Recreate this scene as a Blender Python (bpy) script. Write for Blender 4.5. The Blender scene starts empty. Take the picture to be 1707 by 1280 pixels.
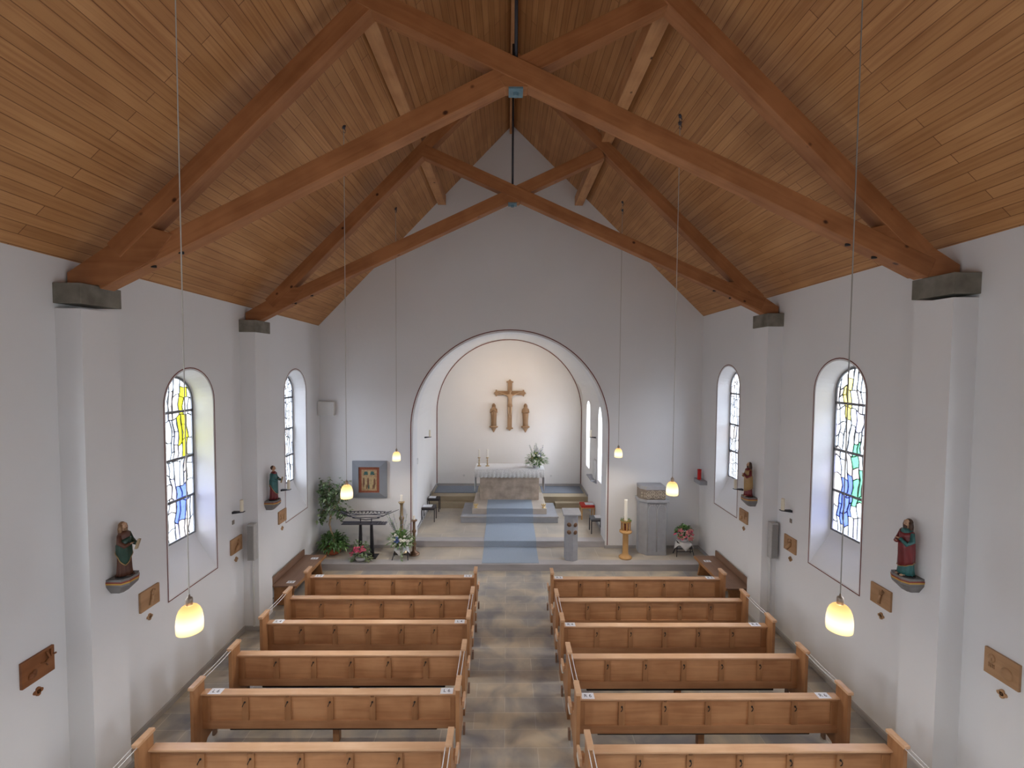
import bpy, bmesh, math, random
from mathutils import Vector, Matrix
from mathutils.geometry import tessellate_polygon
PI = math.pi
sc = bpy.context.scene
col = sc.collection
random.seed(7)

# ------------------------------------------------------------------ camera
HC = 5.3
cam_d = bpy.data.cameras.new('camera')
cam = bpy.data.objects.new('camera', cam_d)
col.objects.link(cam)
cam_d.sensor_width = 36.0
cam_d.lens = 743.0 / 1707.0 * 36.0
cam_d.clip_start = 0.05
cam_d.clip_end = 200
R_ = Vector((0.99991219, -0.01143005, 0.00670542))
U_ = Vector((-0.00623928, 0.04034134, 0.99916648))
F_ = Vector((0.01169103, 0.99912058, -0.04026648))
cam.matrix_world = Matrix(((R_.x, U_.x, -F_.x, 0), (R_.y, U_.y, -F_.y, 0), (R_.z, U_.z, -F_.z, HC), (0, 0, 0, 1)))
sc.camera = cam

# ------------------------------------------------------------------ world, exposure
sc.view_settings.view_transform = 'Standard'
sc.view_settings.look = 'None'
sc.view_settings.exposure = 0.44
sc.view_settings.gamma = 1.0
sc.view_settings.use_curve_mapping = False
w = bpy.data.worlds.new('sky')
sc.world = w
w.use_nodes = True
nt = w.node_tree
nt.nodes.clear()
wo = nt.nodes.new('ShaderNodeOutputWorld')
bg = nt.nodes.new('ShaderNodeBackground')
tc = nt.nodes.new('ShaderNodeTexCoord')
sx = nt.nodes.new('ShaderNodeSeparateXYZ')
rp = nt.nodes.new('ShaderNodeValToRGB')
nz = nt.nodes.new('ShaderNodeTexNoise')
nz.inputs['Scale'].default_value = 6
md = nt.nodes.new('ShaderNodeMath')
md.operation = 'MULTIPLY_ADD'
md.inputs[1].default_value = 0.25
nt.links.new(tc.outputs['Generated'], nz.inputs['Vector'])
nt.links.new(tc.outputs['Generated'], sx.inputs[0])
nt.links.new(nz.outputs['Fac'], md.inputs[0])
nt.links.new(sx.outputs['Z'], md.inputs[2])
nt.links.new(md.outputs[0], rp.inputs['Fac'])
e = rp.color_ramp.elements
e[0].position = 0.05
e[0].color = (0.85, 0.91, 0.89, 1)
e[1].position = 0.42
e[1].color = (12.5, 13.8, 15.3, 1)
nt.links.new(rp.outputs['Color'], bg.inputs['Color'])
bg.inputs['Strength'].default_value = 1.0
nt.links.new(bg.outputs[0], wo.inputs[0])


def light(name, kind, loc, energy, color, size=0.1, sizey=None, target=None, spot=None):
    d = bpy.data.lights.new(name, kind)
    d.energy = energy
    d.color = color
    if kind == 'AREA':
        d.shape = 'RECTANGLE'
        d.size = size
        d.size_y = sizey or size
    else:
        d.shadow_soft_size = size
    if spot:
        d.spot_size = spot
        d.spot_blend = 1.0
    o = bpy.data.objects.new(name, d)
    o.location = loc
    if target:
        o.rotation_euler = (Vector(target) - Vector(loc)).to_track_quat('-Z', 'Y').to_euler()
    col.objects.link(o)
    return o


# added soft fill light from behind the camera, no window there
light('rear_fill_light', 'AREA', (0.1, -3.85, 3.0), 40, (0.97, 0.98, 1.0), 7.5, 4.0, target=(0.1, 8, 4.6))
# daylight of the four nave windows behind the camera
for wx, wy, tx, pw in ((-5.4, 3.74, 5, 26), (-5.4, 0.1, 5, 62), (5.66, 3.62, -5, 26), (5.66, 0.0, -5, 62)):
    light('nave_window_daylight', 'AREA', (wx, wy, 3.75), pw, (0.90, 0.96, 1.0), 0.75, 2.5, target=(tx, wy + 0.6, 3.9))
# daylight of the chancel windows (inner side of the panes)
# warm spots behind the chancel arch, aimed at the crucifix
light('chancel_spot', 'SPOT', (-0.9, 13.2, 5.75), 92, (1.0, 0.72, 0.45), 0.08, target=(-0.1, 17, 4.1), spot=1.5)
light('chancel_spot', 'SPOT', (1.1, 13.2, 5.75), 92, (1.0, 0.72, 0.45), 0.08, target=(0.3, 17, 4.1), spot=1.5)


# ------------------------------------------------------------------ materials
def nmat(name):
    m = bpy.data.materials.new(name)
    m.use_nodes = True
    n = m.node_tree
    b = n.nodes['Principled BSDF']
    return m, n, b


def c4(c):
    return (c[0], c[1], c[2], 1)


def plain(name, c, rough=0.6, metal=0.0, var=0.12, scale=6.0, bump=0.0, spec=0.5, stretch=(1, 1, 1), c2=None, bscale=None):
    m, n, b = nmat(name)
    t = n.nodes.new('ShaderNodeTexCoord')
    mp = n.nodes.new('ShaderNodeMapping')
    mp.inputs['Scale'].default_value = stretch
    x = n.nodes.new('ShaderNodeTexNoise')
    x.inputs['Scale'].default_value = scale
    x.inputs['Detail'].default_value = 6
    r = n.nodes.new('ShaderNodeValToRGB')
    n.links.new(t.outputs['Object'], mp.inputs[0])
    n.links.new(mp.outputs[0], x.inputs['Vector'])
    n.links.new(x.outputs['Fac'], r.inputs['Fac'])
    r.color_ramp.elements[0].position = 0.3
    r.color_ramp.elements[1].position = 0.7
    d = c2 if c2 else tuple(v * (1 - var) for v in c)
    r.color_ramp.elements[0].color = c4(d)
    r.color_ramp.elements[1].color = c4(c)
    n.links.new(r.outputs['Color'], b.inputs['Base Color'])
    b.inputs['Roughness'].default_value = rough
    b.inputs['Metallic'].default_value = metal
    b.inputs['Specular IOR Level'].default_value = spec
    if bump:
        y = x
        if bscale:
            y = n.nodes.new('ShaderNodeTexNoise')
            y.inputs['Scale'].default_value = bscale
            y.inputs['Detail'].default_value = 5
            n.links.new(mp.outputs[0], y.inputs['Vector'])
        bp = n.nodes.new('ShaderNodeBump')
        bp.inputs['Strength'].default_value = bump
        bp.inputs['Distance'].default_value = 0.02
        n.links.new(y.outputs['Fac'], bp.inputs['Height'])
        n.links.new(bp.outputs[0], b.inputs['Normal'])
    return m


def wood(name, light_c, dark_c, axis=0, scale=9.0, rough=0.5, knots=False, rnd=True):
    m, n, b = nmat(name)
    t = n.nodes.new('ShaderNodeTexCoord')
    oi = n.nodes.new('ShaderNodeObjectInfo')
    add = n.nodes.new('ShaderNodeVectorMath')
    add.operation = 'ADD'
    mul = n.nodes.new('ShaderNodeMath')
    mul.operation = 'MULTIPLY'
    mul.inputs[1].default_value = 7.3 if rnd else 0.0
    n.links.new(oi.outputs['Random'], mul.inputs[0])
    cmb = n.nodes.new('ShaderNodeCombineXYZ')
    for i in range(3):
        n.links.new(mul.outputs[0], cmb.inputs[i])
    n.links.new(t.outputs['Object'], add.inputs[0])
    n.links.new(cmb.outputs[0], add.inputs[1])
    mp = n.nodes.new('ShaderNodeMapping')
    s = [1.0, 1.0, 1.0]
    s[axis] = 0.07
    mp.inputs['Scale'].default_value = s
    n.links.new(add.outputs[0], mp.inputs[0])
    x = n.nodes.new('ShaderNodeTexNoise')
    x.inputs['Scale'].default_value = scale * 3
    x.inputs['Detail'].default_value = 7
    x.inputs['Distortion'].default_value = 0.6
    n.links.new(mp.outputs[0], x.inputs['Vector'])
    x2 = n.nodes.new('ShaderNodeTexNoise')
    x2.inputs['Scale'].default_value = 2.2
    x2.inputs['Detail'].default_value = 3
    n.links.new(add.outputs[0], x2.inputs['Vector'])
    mx = n.nodes.new('ShaderNodeMath')
    mx.operation = 'MULTIPLY_ADD'
    mx.inputs[1].default_value = 0.6
    n.links.new(x2.outputs['Fac'], mx.inputs[0])
    mm = n.nodes.new('ShaderNodeMath')
    mm.operation = 'MULTIPLY'
    mm.inputs[1].default_value = 0.5
    n.links.new(x.outputs['Fac'], mm.inputs[0])
    n.links.new(mm.outputs[0], mx.inputs[2])
    r = n.nodes.new('ShaderNodeValToRGB')
    r.color_ramp.elements[0].position = 0.38
    r.color_ramp.elements[1].position = 0.68
    r.color_ramp.elements[0].color = c4(dark_c)
    r.color_ramp.elements[1].color = c4(light_c)
    n.links.new(mx.outputs[0], r.inputs['Fac'])
    out = r.outputs['Color']
    if knots:
        kv = n.nodes.new('ShaderNodeTexVoronoi')
        kv.inputs['Scale'].default_value = 3.2
        mp2 = n.nodes.new('ShaderNodeMapping')
        s2 = [1.0, 1.0, 1.0]
        s2[axis] = 0.75
        mp2.inputs['Scale'].default_value = s2
        n.links.new(add.outputs[0], mp2.inputs[0])
        n.links.new(mp2.outputs[0], kv.inputs['Vector'])
        kr = n.nodes.new('ShaderNodeValToRGB')
        kr.color_ramp.elements[0].position = 0.05
        kr.color_ramp.elements[0].color = (0.16, 0.10, 0.07, 1)
        kr.color_ramp.elements[1].position = 0.10
        kr.color_ramp.elements[1].color = (1, 1, 1, 1)
        n.links.new(kv.outputs['Distance'], kr.inputs['Fac'])
        mc = n.nodes.new('ShaderNodeMix')
        mc.data_type = 'RGBA'
        mc.blend_type = 'MULTIPLY'
        mc.inputs['Factor'].default_value = 1.0
        n.links.new(out, mc.inputs['A'])
        n.links.new(kr.outputs['Color'], mc.inputs['B'])
        out = mc.outputs['Result']
    n.links.new(out, b.inputs['Base Color'])
    b.inputs['Roughness'].default_value = rough
    b.inputs['Specular IOR Level'].default_value = 0.35
    return m


def brick_mat(name, c1, c2, mortar, bw, bh, msize, rough, uv='UV', offset=0.5, grain=None, bump=0.15, squash=1.0, blotch=0.0, patches=None, hue=None):
    m, n, b = nmat(name)
    t = n.nodes.new('ShaderNodeTexCoord')
    br = n.nodes.new('ShaderNodeTexBrick')
    br.inputs['Scale'].default_value = 1.0
    br.inputs['Brick Width'].default_value = bw
    br.inputs['Row Height'].default_value = bh
    br.inputs['Mortar Size'].default_value = msize
    br.inputs['Mortar Smooth'].default_value = 0.1
    br.inputs['Color1'].default_value = c4(c1)
    br.inputs['Color2'].default_value = c4(c2)
    br.inputs['Mortar'].default_value = c4(mortar)
    br.offset = offset
    n.links.new(t.outputs[uv], br.inputs['Vector'])
    out = br.outputs['Color']

    def mulc(out, src, lo, hi, p0=0.3, p1=0.7):
        r = n.nodes.new('ShaderNodeValToRGB')
        r.color_ramp.elements[0].position = p0
        r.color_ramp.elements[1].position = p1
        r.color_ramp.elements[0].color = c4(lo)
        r.color_ramp.elements[1].color = c4(hi)
        n.links.new(src, r.inputs['Fac'])
        mc = n.nodes.new('ShaderNodeMix')
        mc.data_type = 'RGBA'
        mc.blend_type = 'MULTIPLY'
        mc.inputs['Factor'].default_value = 1.0
        n.links.new(out, mc.inputs['A'])
        n.links.new(r.outputs['Color'], mc.inputs['B'])
        return mc.outputs['Result']
    if grain:
        mp = n.nodes.new('ShaderNodeMapping')
        mp.inputs['Scale'].default_value = grain
        n.links.new(t.outputs[uv], mp.inputs[0])
        x = n.nodes.new('ShaderNodeTexNoise')
        x.inputs['Scale'].default_value = 1.0
        x.inputs['Detail'].default_value = 6
        x.inputs['Distortion'].default_value = 0.8
        n.links.new(mp.outputs[0], x.inputs['Vector'])
        out = mulc(out, x.outputs['Fac'], (0.80, 0.70, 0.62), (1.05, 1.04, 1.02), 0.28, 0.55)
    if patches:
        x = n.nodes.new('ShaderNodeTexNoise')
        x.inputs['Scale'].default_value = patches[0]
        x.inputs['Detail'].default_value = 5
        x.inputs['Distortion'].default_value = 0.5
        n.links.new(t.outputs[uv], x.inputs['Vector'])
        out = mulc(out, x.outputs['Fac'], patches[1], patches[2], 0.35, 0.65)
    n.links.new(out, b.inputs['Base Color'])
    b.inputs['Roughness'].default_value = rough
    b.inputs['Specular IOR Level'].default_value = 0.4
    if bump:
        bp = n.nodes.new('ShaderNodeBump')
        bp.inputs['Strength'].default_value = bump
        bp.inputs['Distance'].default_value = 0.01
        bp.invert = True
        n.links.new(br.outputs['Fac'], bp.inputs['Height'])
        n.links.new(bp.outputs[0], b.inputs['Normal'])
    return m


M = {}
M['plaster'] = plain('plaster', (0.78, 0.785, 0.80), 0.9, var=0.035, scale=0.7, bump=0.12, spec=0.1, bscale=9)
M['chancel_plaster'] = plain('chancel_plaster', (0.82, 0.81, 0.80), 0.9, var=0.03, scale=0.8, bump=0.08, spec=0.1, bscale=9)
M['red_line'] = plain('red_line', (0.20, 0.055, 0.045), 0.8, var=0.3, scale=3)
M['ceiling_wood'] = brick_mat('ceiling_wood', (0.52, 0.28, 0.122), (0.41, 0.207, 0.082), (0.20, 0.09, 0.034), 3.6, 0.135, 0.0042, 0.5, grain=(0.9, 26, 1), bump=0.25,
                              patches=(1.1, (0.90, 0.84, 0.80), (1.06, 1.04, 1.02)))
M['floor_stone'] = brick_mat('floor_stone', (0.52, 0.475, 0.40), (0.39, 0.385, 0.385), (0.58, 0.56, 0.52), 0.92, 0.315, 0.006, 0.30, uv='Object', bump=0.1,
                             patches=(1.9, (0.62, 0.64, 0.70), (1.12, 1.05, 0.93)))
M['chancel_stone'] = brick_mat('chancel_stone', (0.52, 0.47, 0.40), (0.46, 0.425, 0.375), (0.56, 0.53, 0.48), 1.25, 0.62, 0.008, 0.45, uv='Object', bump=0.08,
                               patches=(1.1, (0.80, 0.80, 0.82), (1.08, 1.04, 0.97)))
M['step_stone'] = plain('step_stone', (0.46, 0.44, 0.45), 0.55, var=0.22, scale=2.0, stretch=(0.6, 1, 3))
M['back_step_stone'] = plain('back_step_stone', (0.46, 0.385, 0.27), 0.55, var=0.2, scale=2.0, stretch=(0.6, 1, 3))
M['tier_stone'] = plain('tier_stone', (0.36, 0.375, 0.41), 0.55, var=0.18, scale=2.5)
M['dais_stone'] = plain('dais_stone', (0.55, 0.48, 0.41), 0.55, var=0.15, scale=3.0)
M['skirting'] = plain('skirting', (0.42, 0.41, 0.41), 0.7, var=0.15, scale=3)
M['beam'] = wood('beam', (0.38, 0.16, 0.062), (0.25, 0.096, 0.033), 0, 5, 0.55, knots=True)
M['beam_y'] = wood('beam_y', (0.60, 0.32, 0.15), (0.42, 0.20, 0.085), 1, 5, 0.55, knots=True)
M['pew'] = wood('pew', (0.54, 0.285, 0.14), (0.36, 0.165, 0.074), 0, 5, 0.42)
M['pew_end'] = wood('pew_end', (0.42, 0.215, 0.10), (0.27, 0.122, 0.052), 2, 5, 0.42)
M['pew_rail'] = wood('pew_rail', (0.46, 0.24, 0.12), (0.31, 0.145, 0.066), 0, 5, 0.42)
M['pew_top'] = wood('pew_top', (0.66, 0.42, 0.26), (0.54, 0.32, 0.18), 0, 6, 0.35)
M['bench'] = wood('bench', (0.27, 0.165, 0.115), (0.20, 0.115, 0.075), 1, 5, 0.5)
M['bench_edge'] = wood('bench_edge', (0.42, 0.21, 0.09), (0.28, 0.13, 0.05), 1, 5, 0.5)
M['carved'] = wood('carved', (0.40, 0.26, 0.155), (0.29, 0.18, 0.10), 2, 6, 0.6)
M['carved_pale'] = wood('carved_pale', (0.50, 0.345, 0.22), (0.40, 0.265, 0.16), 2, 6, 0.6)
M['relief'] = wood('relief', (0.47, 0.28, 0.15), (0.34, 0.19, 0.095), 1, 4, 0.55)
M['relief_dark'] = wood('relief_dark', (0.30, 0.12, 0.045), (0.18, 0.065, 0.022), 1, 4, 0.5)
M['oak'] = wood('oak', (0.60, 0.35, 0.14), (0.46, 0.25, 0.09), 2, 6, 0.45)
M['sandstone'] = plain('sandstone', (0.25, 0.235, 0.20), 0.85, scale=5, bump=0.4, c2=(0.13, 0.12, 0.095))
M['greystone'] = plain('greystone', (0.36, 0.37, 0.40), 0.75, var=0.14, scale=7, bump=0.1, bscale=40)
M['brownstone'] = plain('brownstone', (0.25, 0.21, 0.175), 0.8, var=0.25, scale=10, bump=0.2)
M['console'] = plain('console', (0.22, 0.21, 0.21), 0.6, var=0.2, scale=10)
M['gold_line'] = plain('gold_line', (0.62, 0.36, 0.06), 0.4, var=0.15)
M['red_paint'] = plain('red_paint', (0.30, 0.06, 0.035), 0.5, var=0.2)
M['interlace_stone'] = plain('interlace_stone', (0.50, 0.44, 0.37), 0.8, var=0.2, scale=10)
M['tracery_stone'] = plain('tracery_stone', (0.50, 0.51, 0.53), 0.75, var=0.12, scale=10)
M['marble'] = plain('marble', (0.60, 0.50, 0.41), 0.35, scale=3.6, c2=(0.33, 0.265, 0.205), bump=0.05)
M['cloth_white'] = plain('cloth_white', (0.80, 0.80, 0.81), 0.9, var=0.05, scale=30)
M['lace'] = plain('lace', (0.84, 0.84, 0.83), 0.9, c2=(0.58, 0.57, 0.55), scale=42)
M['candle'] = plain('candle', (0.86, 0.83, 0.76), 0.45, var=0.04)
M['candle_cream'] = plain('candle_cream', (0.78, 0.71, 0.56), 0.45, var=0.06)
M['brass'] = plain('brass', (0.52, 0.40, 0.24), 0.35, 0.9, var=0.2)
M['bronze'] = plain('bronze', (0.28, 0.17, 0.11), 0.4, 0.75, var=0.35, scale=25)
M['gold'] = plain('gold', (0.83, 0.62, 0.28), 0.35, 0.7, var=0.2, scale=25)
M['iron'] = plain('iron', (0.035, 0.035, 0.045), 0.5, 0.4, var=0.2)
M['iron_light'] = plain('iron_light', (0.10, 0.10, 0.13), 0.5, 0.5, var=0.2)
M['dark'] = plain('dark', (0.012, 0.010, 0.010), 0.7)
M['steel_blue'] = plain('steel_blue', (0.16, 0.27, 0.33), 0.5, 0.3, var=0.3, scale=12)
M['carpet'] = plain('carpet', (0.34, 0.40, 0.48), 0.95, var=0.13, scale=60, bump=0.3, spec=0.1)
M['carpet_side'] = plain('carpet_side', (0.235, 0.26, 0.31), 0.95, var=0.13, scale=60, bump=0.3, spec=0.1)
M['frame_grey'] = plain('frame_grey', (0.27, 0.295, 0.335), 0.6, var=0.12, scale=3)
M['rust'] = plain('rust', (0.34, 0.10, 0.05), 0.5, var=0.25, scale=20)
M['terracotta'] = plain('terracotta', (0.46, 0.115, 0.05), 0.5, var=0.12)
M['bark'] = plain('bark', (0.46, 0.33, 0.21), 0.85, var=0.35, scale=20, bump=0.4)
M['leaf_dark'] = plain('leaf_dark', (0.13, 0.20, 0.085), 0.32, scale=9, c2=(0.05, 0.10, 0.04))
M['leaf'] = plain('leaf', (0.17, 0.32, 0.09), 0.35, scale=12, c2=(0.06, 0.15, 0.04))
M['leaf_pale'] = plain('leaf_pale', (0.36, 0.44, 0.27), 0.5, scale=12, c2=(0.18, 0.27, 0.12))
M['pink'] = plain('pink', (0.85, 0.14, 0.27), 0.6, var=0.3, scale=40)
M['salmon'] = plain('salmon', (0.78, 0.36, 0.32), 0.6, var=0.3, scale=40)
M['white_petal'] = plain('white_petal', (0.82, 0.82, 0.74), 0.6, var=0.12, scale=40)
M['blue_petal'] = plain('blue_petal', (0.13, 0.20, 0.50), 0.6, var=0.3, scale=40)
M['violet_petal'] = plain('violet_petal', (0.30, 0.25, 0.48), 0.6, var=0.3, scale=40)
M['yellow_petal'] = plain('yellow_petal', (0.75, 0.66, 0.25), 0.6, var=0.2, scale=40)
M['pot_white'] = plain('pot_white', (0.66, 0.66, 0.68), 0.35, var=0.06)
M['speaker'] = plain('speaker', (0.46, 0.45, 0.44), 0.6, var=0.1, scale=20)
M['speaker_grille'] = plain('speaker_grille', (0.33, 0.325, 0.32), 0.7, var=0.3, scale=120)
M['white_box'] = plain('white_box', (0.68, 0.68, 0.67), 0.6, var=0.04)
M['paper'] = plain('paper', (0.80, 0.82, 0.88), 0.8, var=0.03)
M['ink'] = plain('ink', (0.03, 0.03, 0.05), 0.7)
M['tape'] = plain('tape', (0.72, 0.72, 0.74), 0.4, var=0.12, scale=10)
M['seat_dark'] = plain('seat_dark', (0.06, 0.052, 0.055), 0.75, var=0.2)
M['seat_grey'] = plain('seat_grey', (0.13, 0.135, 0.15), 0.75, var=0.2)
M['red_cushion'] = plain('red_cushion', (0.50, 0.03, 0.015), 0.8, var=0.2, scale=14)
M['cushion'] = plain('cushion', (0.62, 0.60, 0.55), 0.9, var=0.08)
M['cord'] = plain('cord', (0.42, 0.40, 0.37), 0.6, var=0.05)
M['socket'] = plain('socket', (0.33, 0.27, 0.22), 0.4, 0.5, var=0.12)
M['lead'] = plain('lead', (0.16, 0.17, 0.19), 0.6, 0.2, var=0.2)
M['sill_frame'] = plain('sill_frame', (0.22, 0.23, 0.25), 0.6, 0.3, var=0.2)
M['skin'] = plain('skin', (0.50, 0.31, 0.20), 0.5, var=0.12)
M['hair'] = plain('hair', (0.075, 0.035, 0.02), 0.6, var=0.4, scale=30, stretch=(1, 1, 0.2))
M['hair_fair'] = plain('hair_fair', (0.27, 0.15, 0.075), 0.6, var=0.4, scale=30, stretch=(1, 1, 0.2))
M['robe_brown'] = plain('robe_brown', (0.10, 0.034, 0.018), 0.5, var=0.3, scale=9)
M['robe_red'] = plain('robe_red', (0.19, 0.018, 0.022), 0.4, var=0.35, scale=9)
M['robe_green'] = plain('robe_green', (0.012, 0.055, 0.036), 0.4, var=0.4, scale=9)
M['robe_teal'] = plain('robe_teal', (0.035, 0.15, 0.15), 0.45, var=0.35, scale=9)
M['robe_gold'] = plain('robe_gold', (0.42, 0.26, 0.10), 0.45, var=0.3, scale=9)
M['book'] = plain('book', (0.36, 0.27, 0.16), 0.6, var=0.2)
M['red_glass'] = plain('red_glass', (0.62, 0.02, 0.02), 0.15, var=0.1)
M['icon_gold'] = plain('icon_gold', (0.52, 0.36, 0.20), 0.5, scale=16, c2=(0.30, 0.19, 0.10))
M['icon_teal'] = plain('icon_teal', (0.05, 0.14, 0.13), 0.5, var=0.3, scale=16)
M['icon_ochre'] = plain('icon_ochre', (0.55, 0.42, 0.22), 0.5, var=0.3, scale=22)
M['icon_brown'] = plain('icon_brown', (0.20, 0.10, 0.055), 0.5, var=0.3, scale=22)


def glassy(name, c, transp=0.72, tr=None):
    m = bpy.data.materials.new(name)
    m.use_nodes = True
    n = m.node_tree
    n.nodes.clear()
    o = n.nodes.new('ShaderNodeOutputMaterial')
    t = n.nodes.new('ShaderNodeBsdfTransparent')
    l = n.nodes.new('ShaderNodeBsdfTranslucent')
    mx = n.nodes.new('ShaderNodeMixShader')
    t.inputs[0].default_value = c4(c)
    l.inputs[0].default_value = c4(c)
    tcn = n.nodes.new('ShaderNodeTexCoord')
    x = n.nodes.new('ShaderNodeTexNoise')
    x.inputs['Scale'].default_value = 5
    r = n.nodes.new('ShaderNodeMapRange')
    r.inputs['To Min'].default_value = max(0, transp - 0.15)
    r.inputs['To Max'].default_value = min(1, transp + 0.15)
    n.links.new(tcn.outputs['Object'], x.inputs['Vector'])
    n.links.new(x.outputs['Fac'], r.inputs['Value'])
    n.links.new(r.outputs[0], mx.inputs[0])
    n.links.new(l.outputs[0], mx.inputs[1])
    n.links.new(t.outputs[0], mx.inputs[2])
    n.links.new(mx.outputs[0], o.inputs[0])
    return m


M['g_white'] = glassy('g_white', (0.90, 0.90, 0.93))
M['g_pink'] = glassy('g_pink', (0.62, 0.52, 0.48))
M['g_grey'] = glassy('g_grey', (0.44, 0.44, 0.50))
M['g_yellow'] = glassy('g_yellow', (0.80, 0.72, 0.03))
M['g_amber'] = glassy('g_amber', (0.72, 0.56, 0.14))
M['g_blue'] = glassy('g_blue', (0.14, 0.20, 0.74))
M['g_green'] = glassy('g_green', (0.16, 0.50, 0.28))
M['g_lilac'] = glassy('g_lilac', (0.72, 0.66, 0.86))
GL = ['g_white', 'g_pink', 'g_grey', 'g_yellow', 'g_amber', 'g_blue', 'g_green', 'g_lilac']


def shade_mat():
    m = bpy.data.materials.new('lamp_glass')
    m.use_nodes = True
    n = m.node_tree
    n.nodes.clear()
    o = n.nodes.new('ShaderNodeOutputMaterial')
    em = n.nodes.new('ShaderNodeEmission')
    tcn = n.nodes.new('ShaderNodeTexCoord')
    s = n.nodes.new('ShaderNodeSeparateXYZ')
    r = n.nodes.new('ShaderNodeValToRGB')
    mr = n.nodes.new('ShaderNodeMapRange')
    mr.inputs['From Min'].default_value = 0.0
    mr.inputs['From Max'].default_value = 0.22
    n.links.new(tcn.outputs['Object'], s.inputs[0])
    n.links.new(s.outputs['Z'], mr.inputs['Value'])
    n.links.new(mr.outputs[0], r.inputs['Fac'])
    el = r.color_ramp.elements
    el[0].position = 0.0
    el[0].color = (1.0, 0.72, 0.30, 1)
    el[1].position = 1.0
    el[1].color = (0.85, 0.42, 0.14, 1)
    a = el.new(0.35)
    a.color = (1.25, 1.05, 0.72, 1)
    a = el.new(0.7)
    a.color = (1.1, 0.72, 0.32, 1)
    n.links.new(r.outputs['Color'], em.inputs['Color'])
    em.inputs['Strength'].default_value = 1.25
    t = n.nodes.new('ShaderNodeBsdfTransparent')
    t.inputs[0].default_value = (1, 0.9, 0.75, 1)
    mx = n.nodes.new('ShaderNodeMixShader')
    mx.inputs[0].default_value = 0.12
    n.links.new(em.outputs[0], mx.inputs[1])
    n.links.new(t.outputs[0], mx.inputs[2])
    n.links.new(mx.outputs[0], o.inputs[0])
    return m


M['lamp_glass'] = shade_mat()
mb, nb, bb = nmat('lamp_bulb')
bb.inputs['Emission Color'].default_value = (1, 0.85, 0.6, 1)
bb.inputs['Emission Strength'].default_value = 3.0
M['lamp_bulb'] = mb


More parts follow.
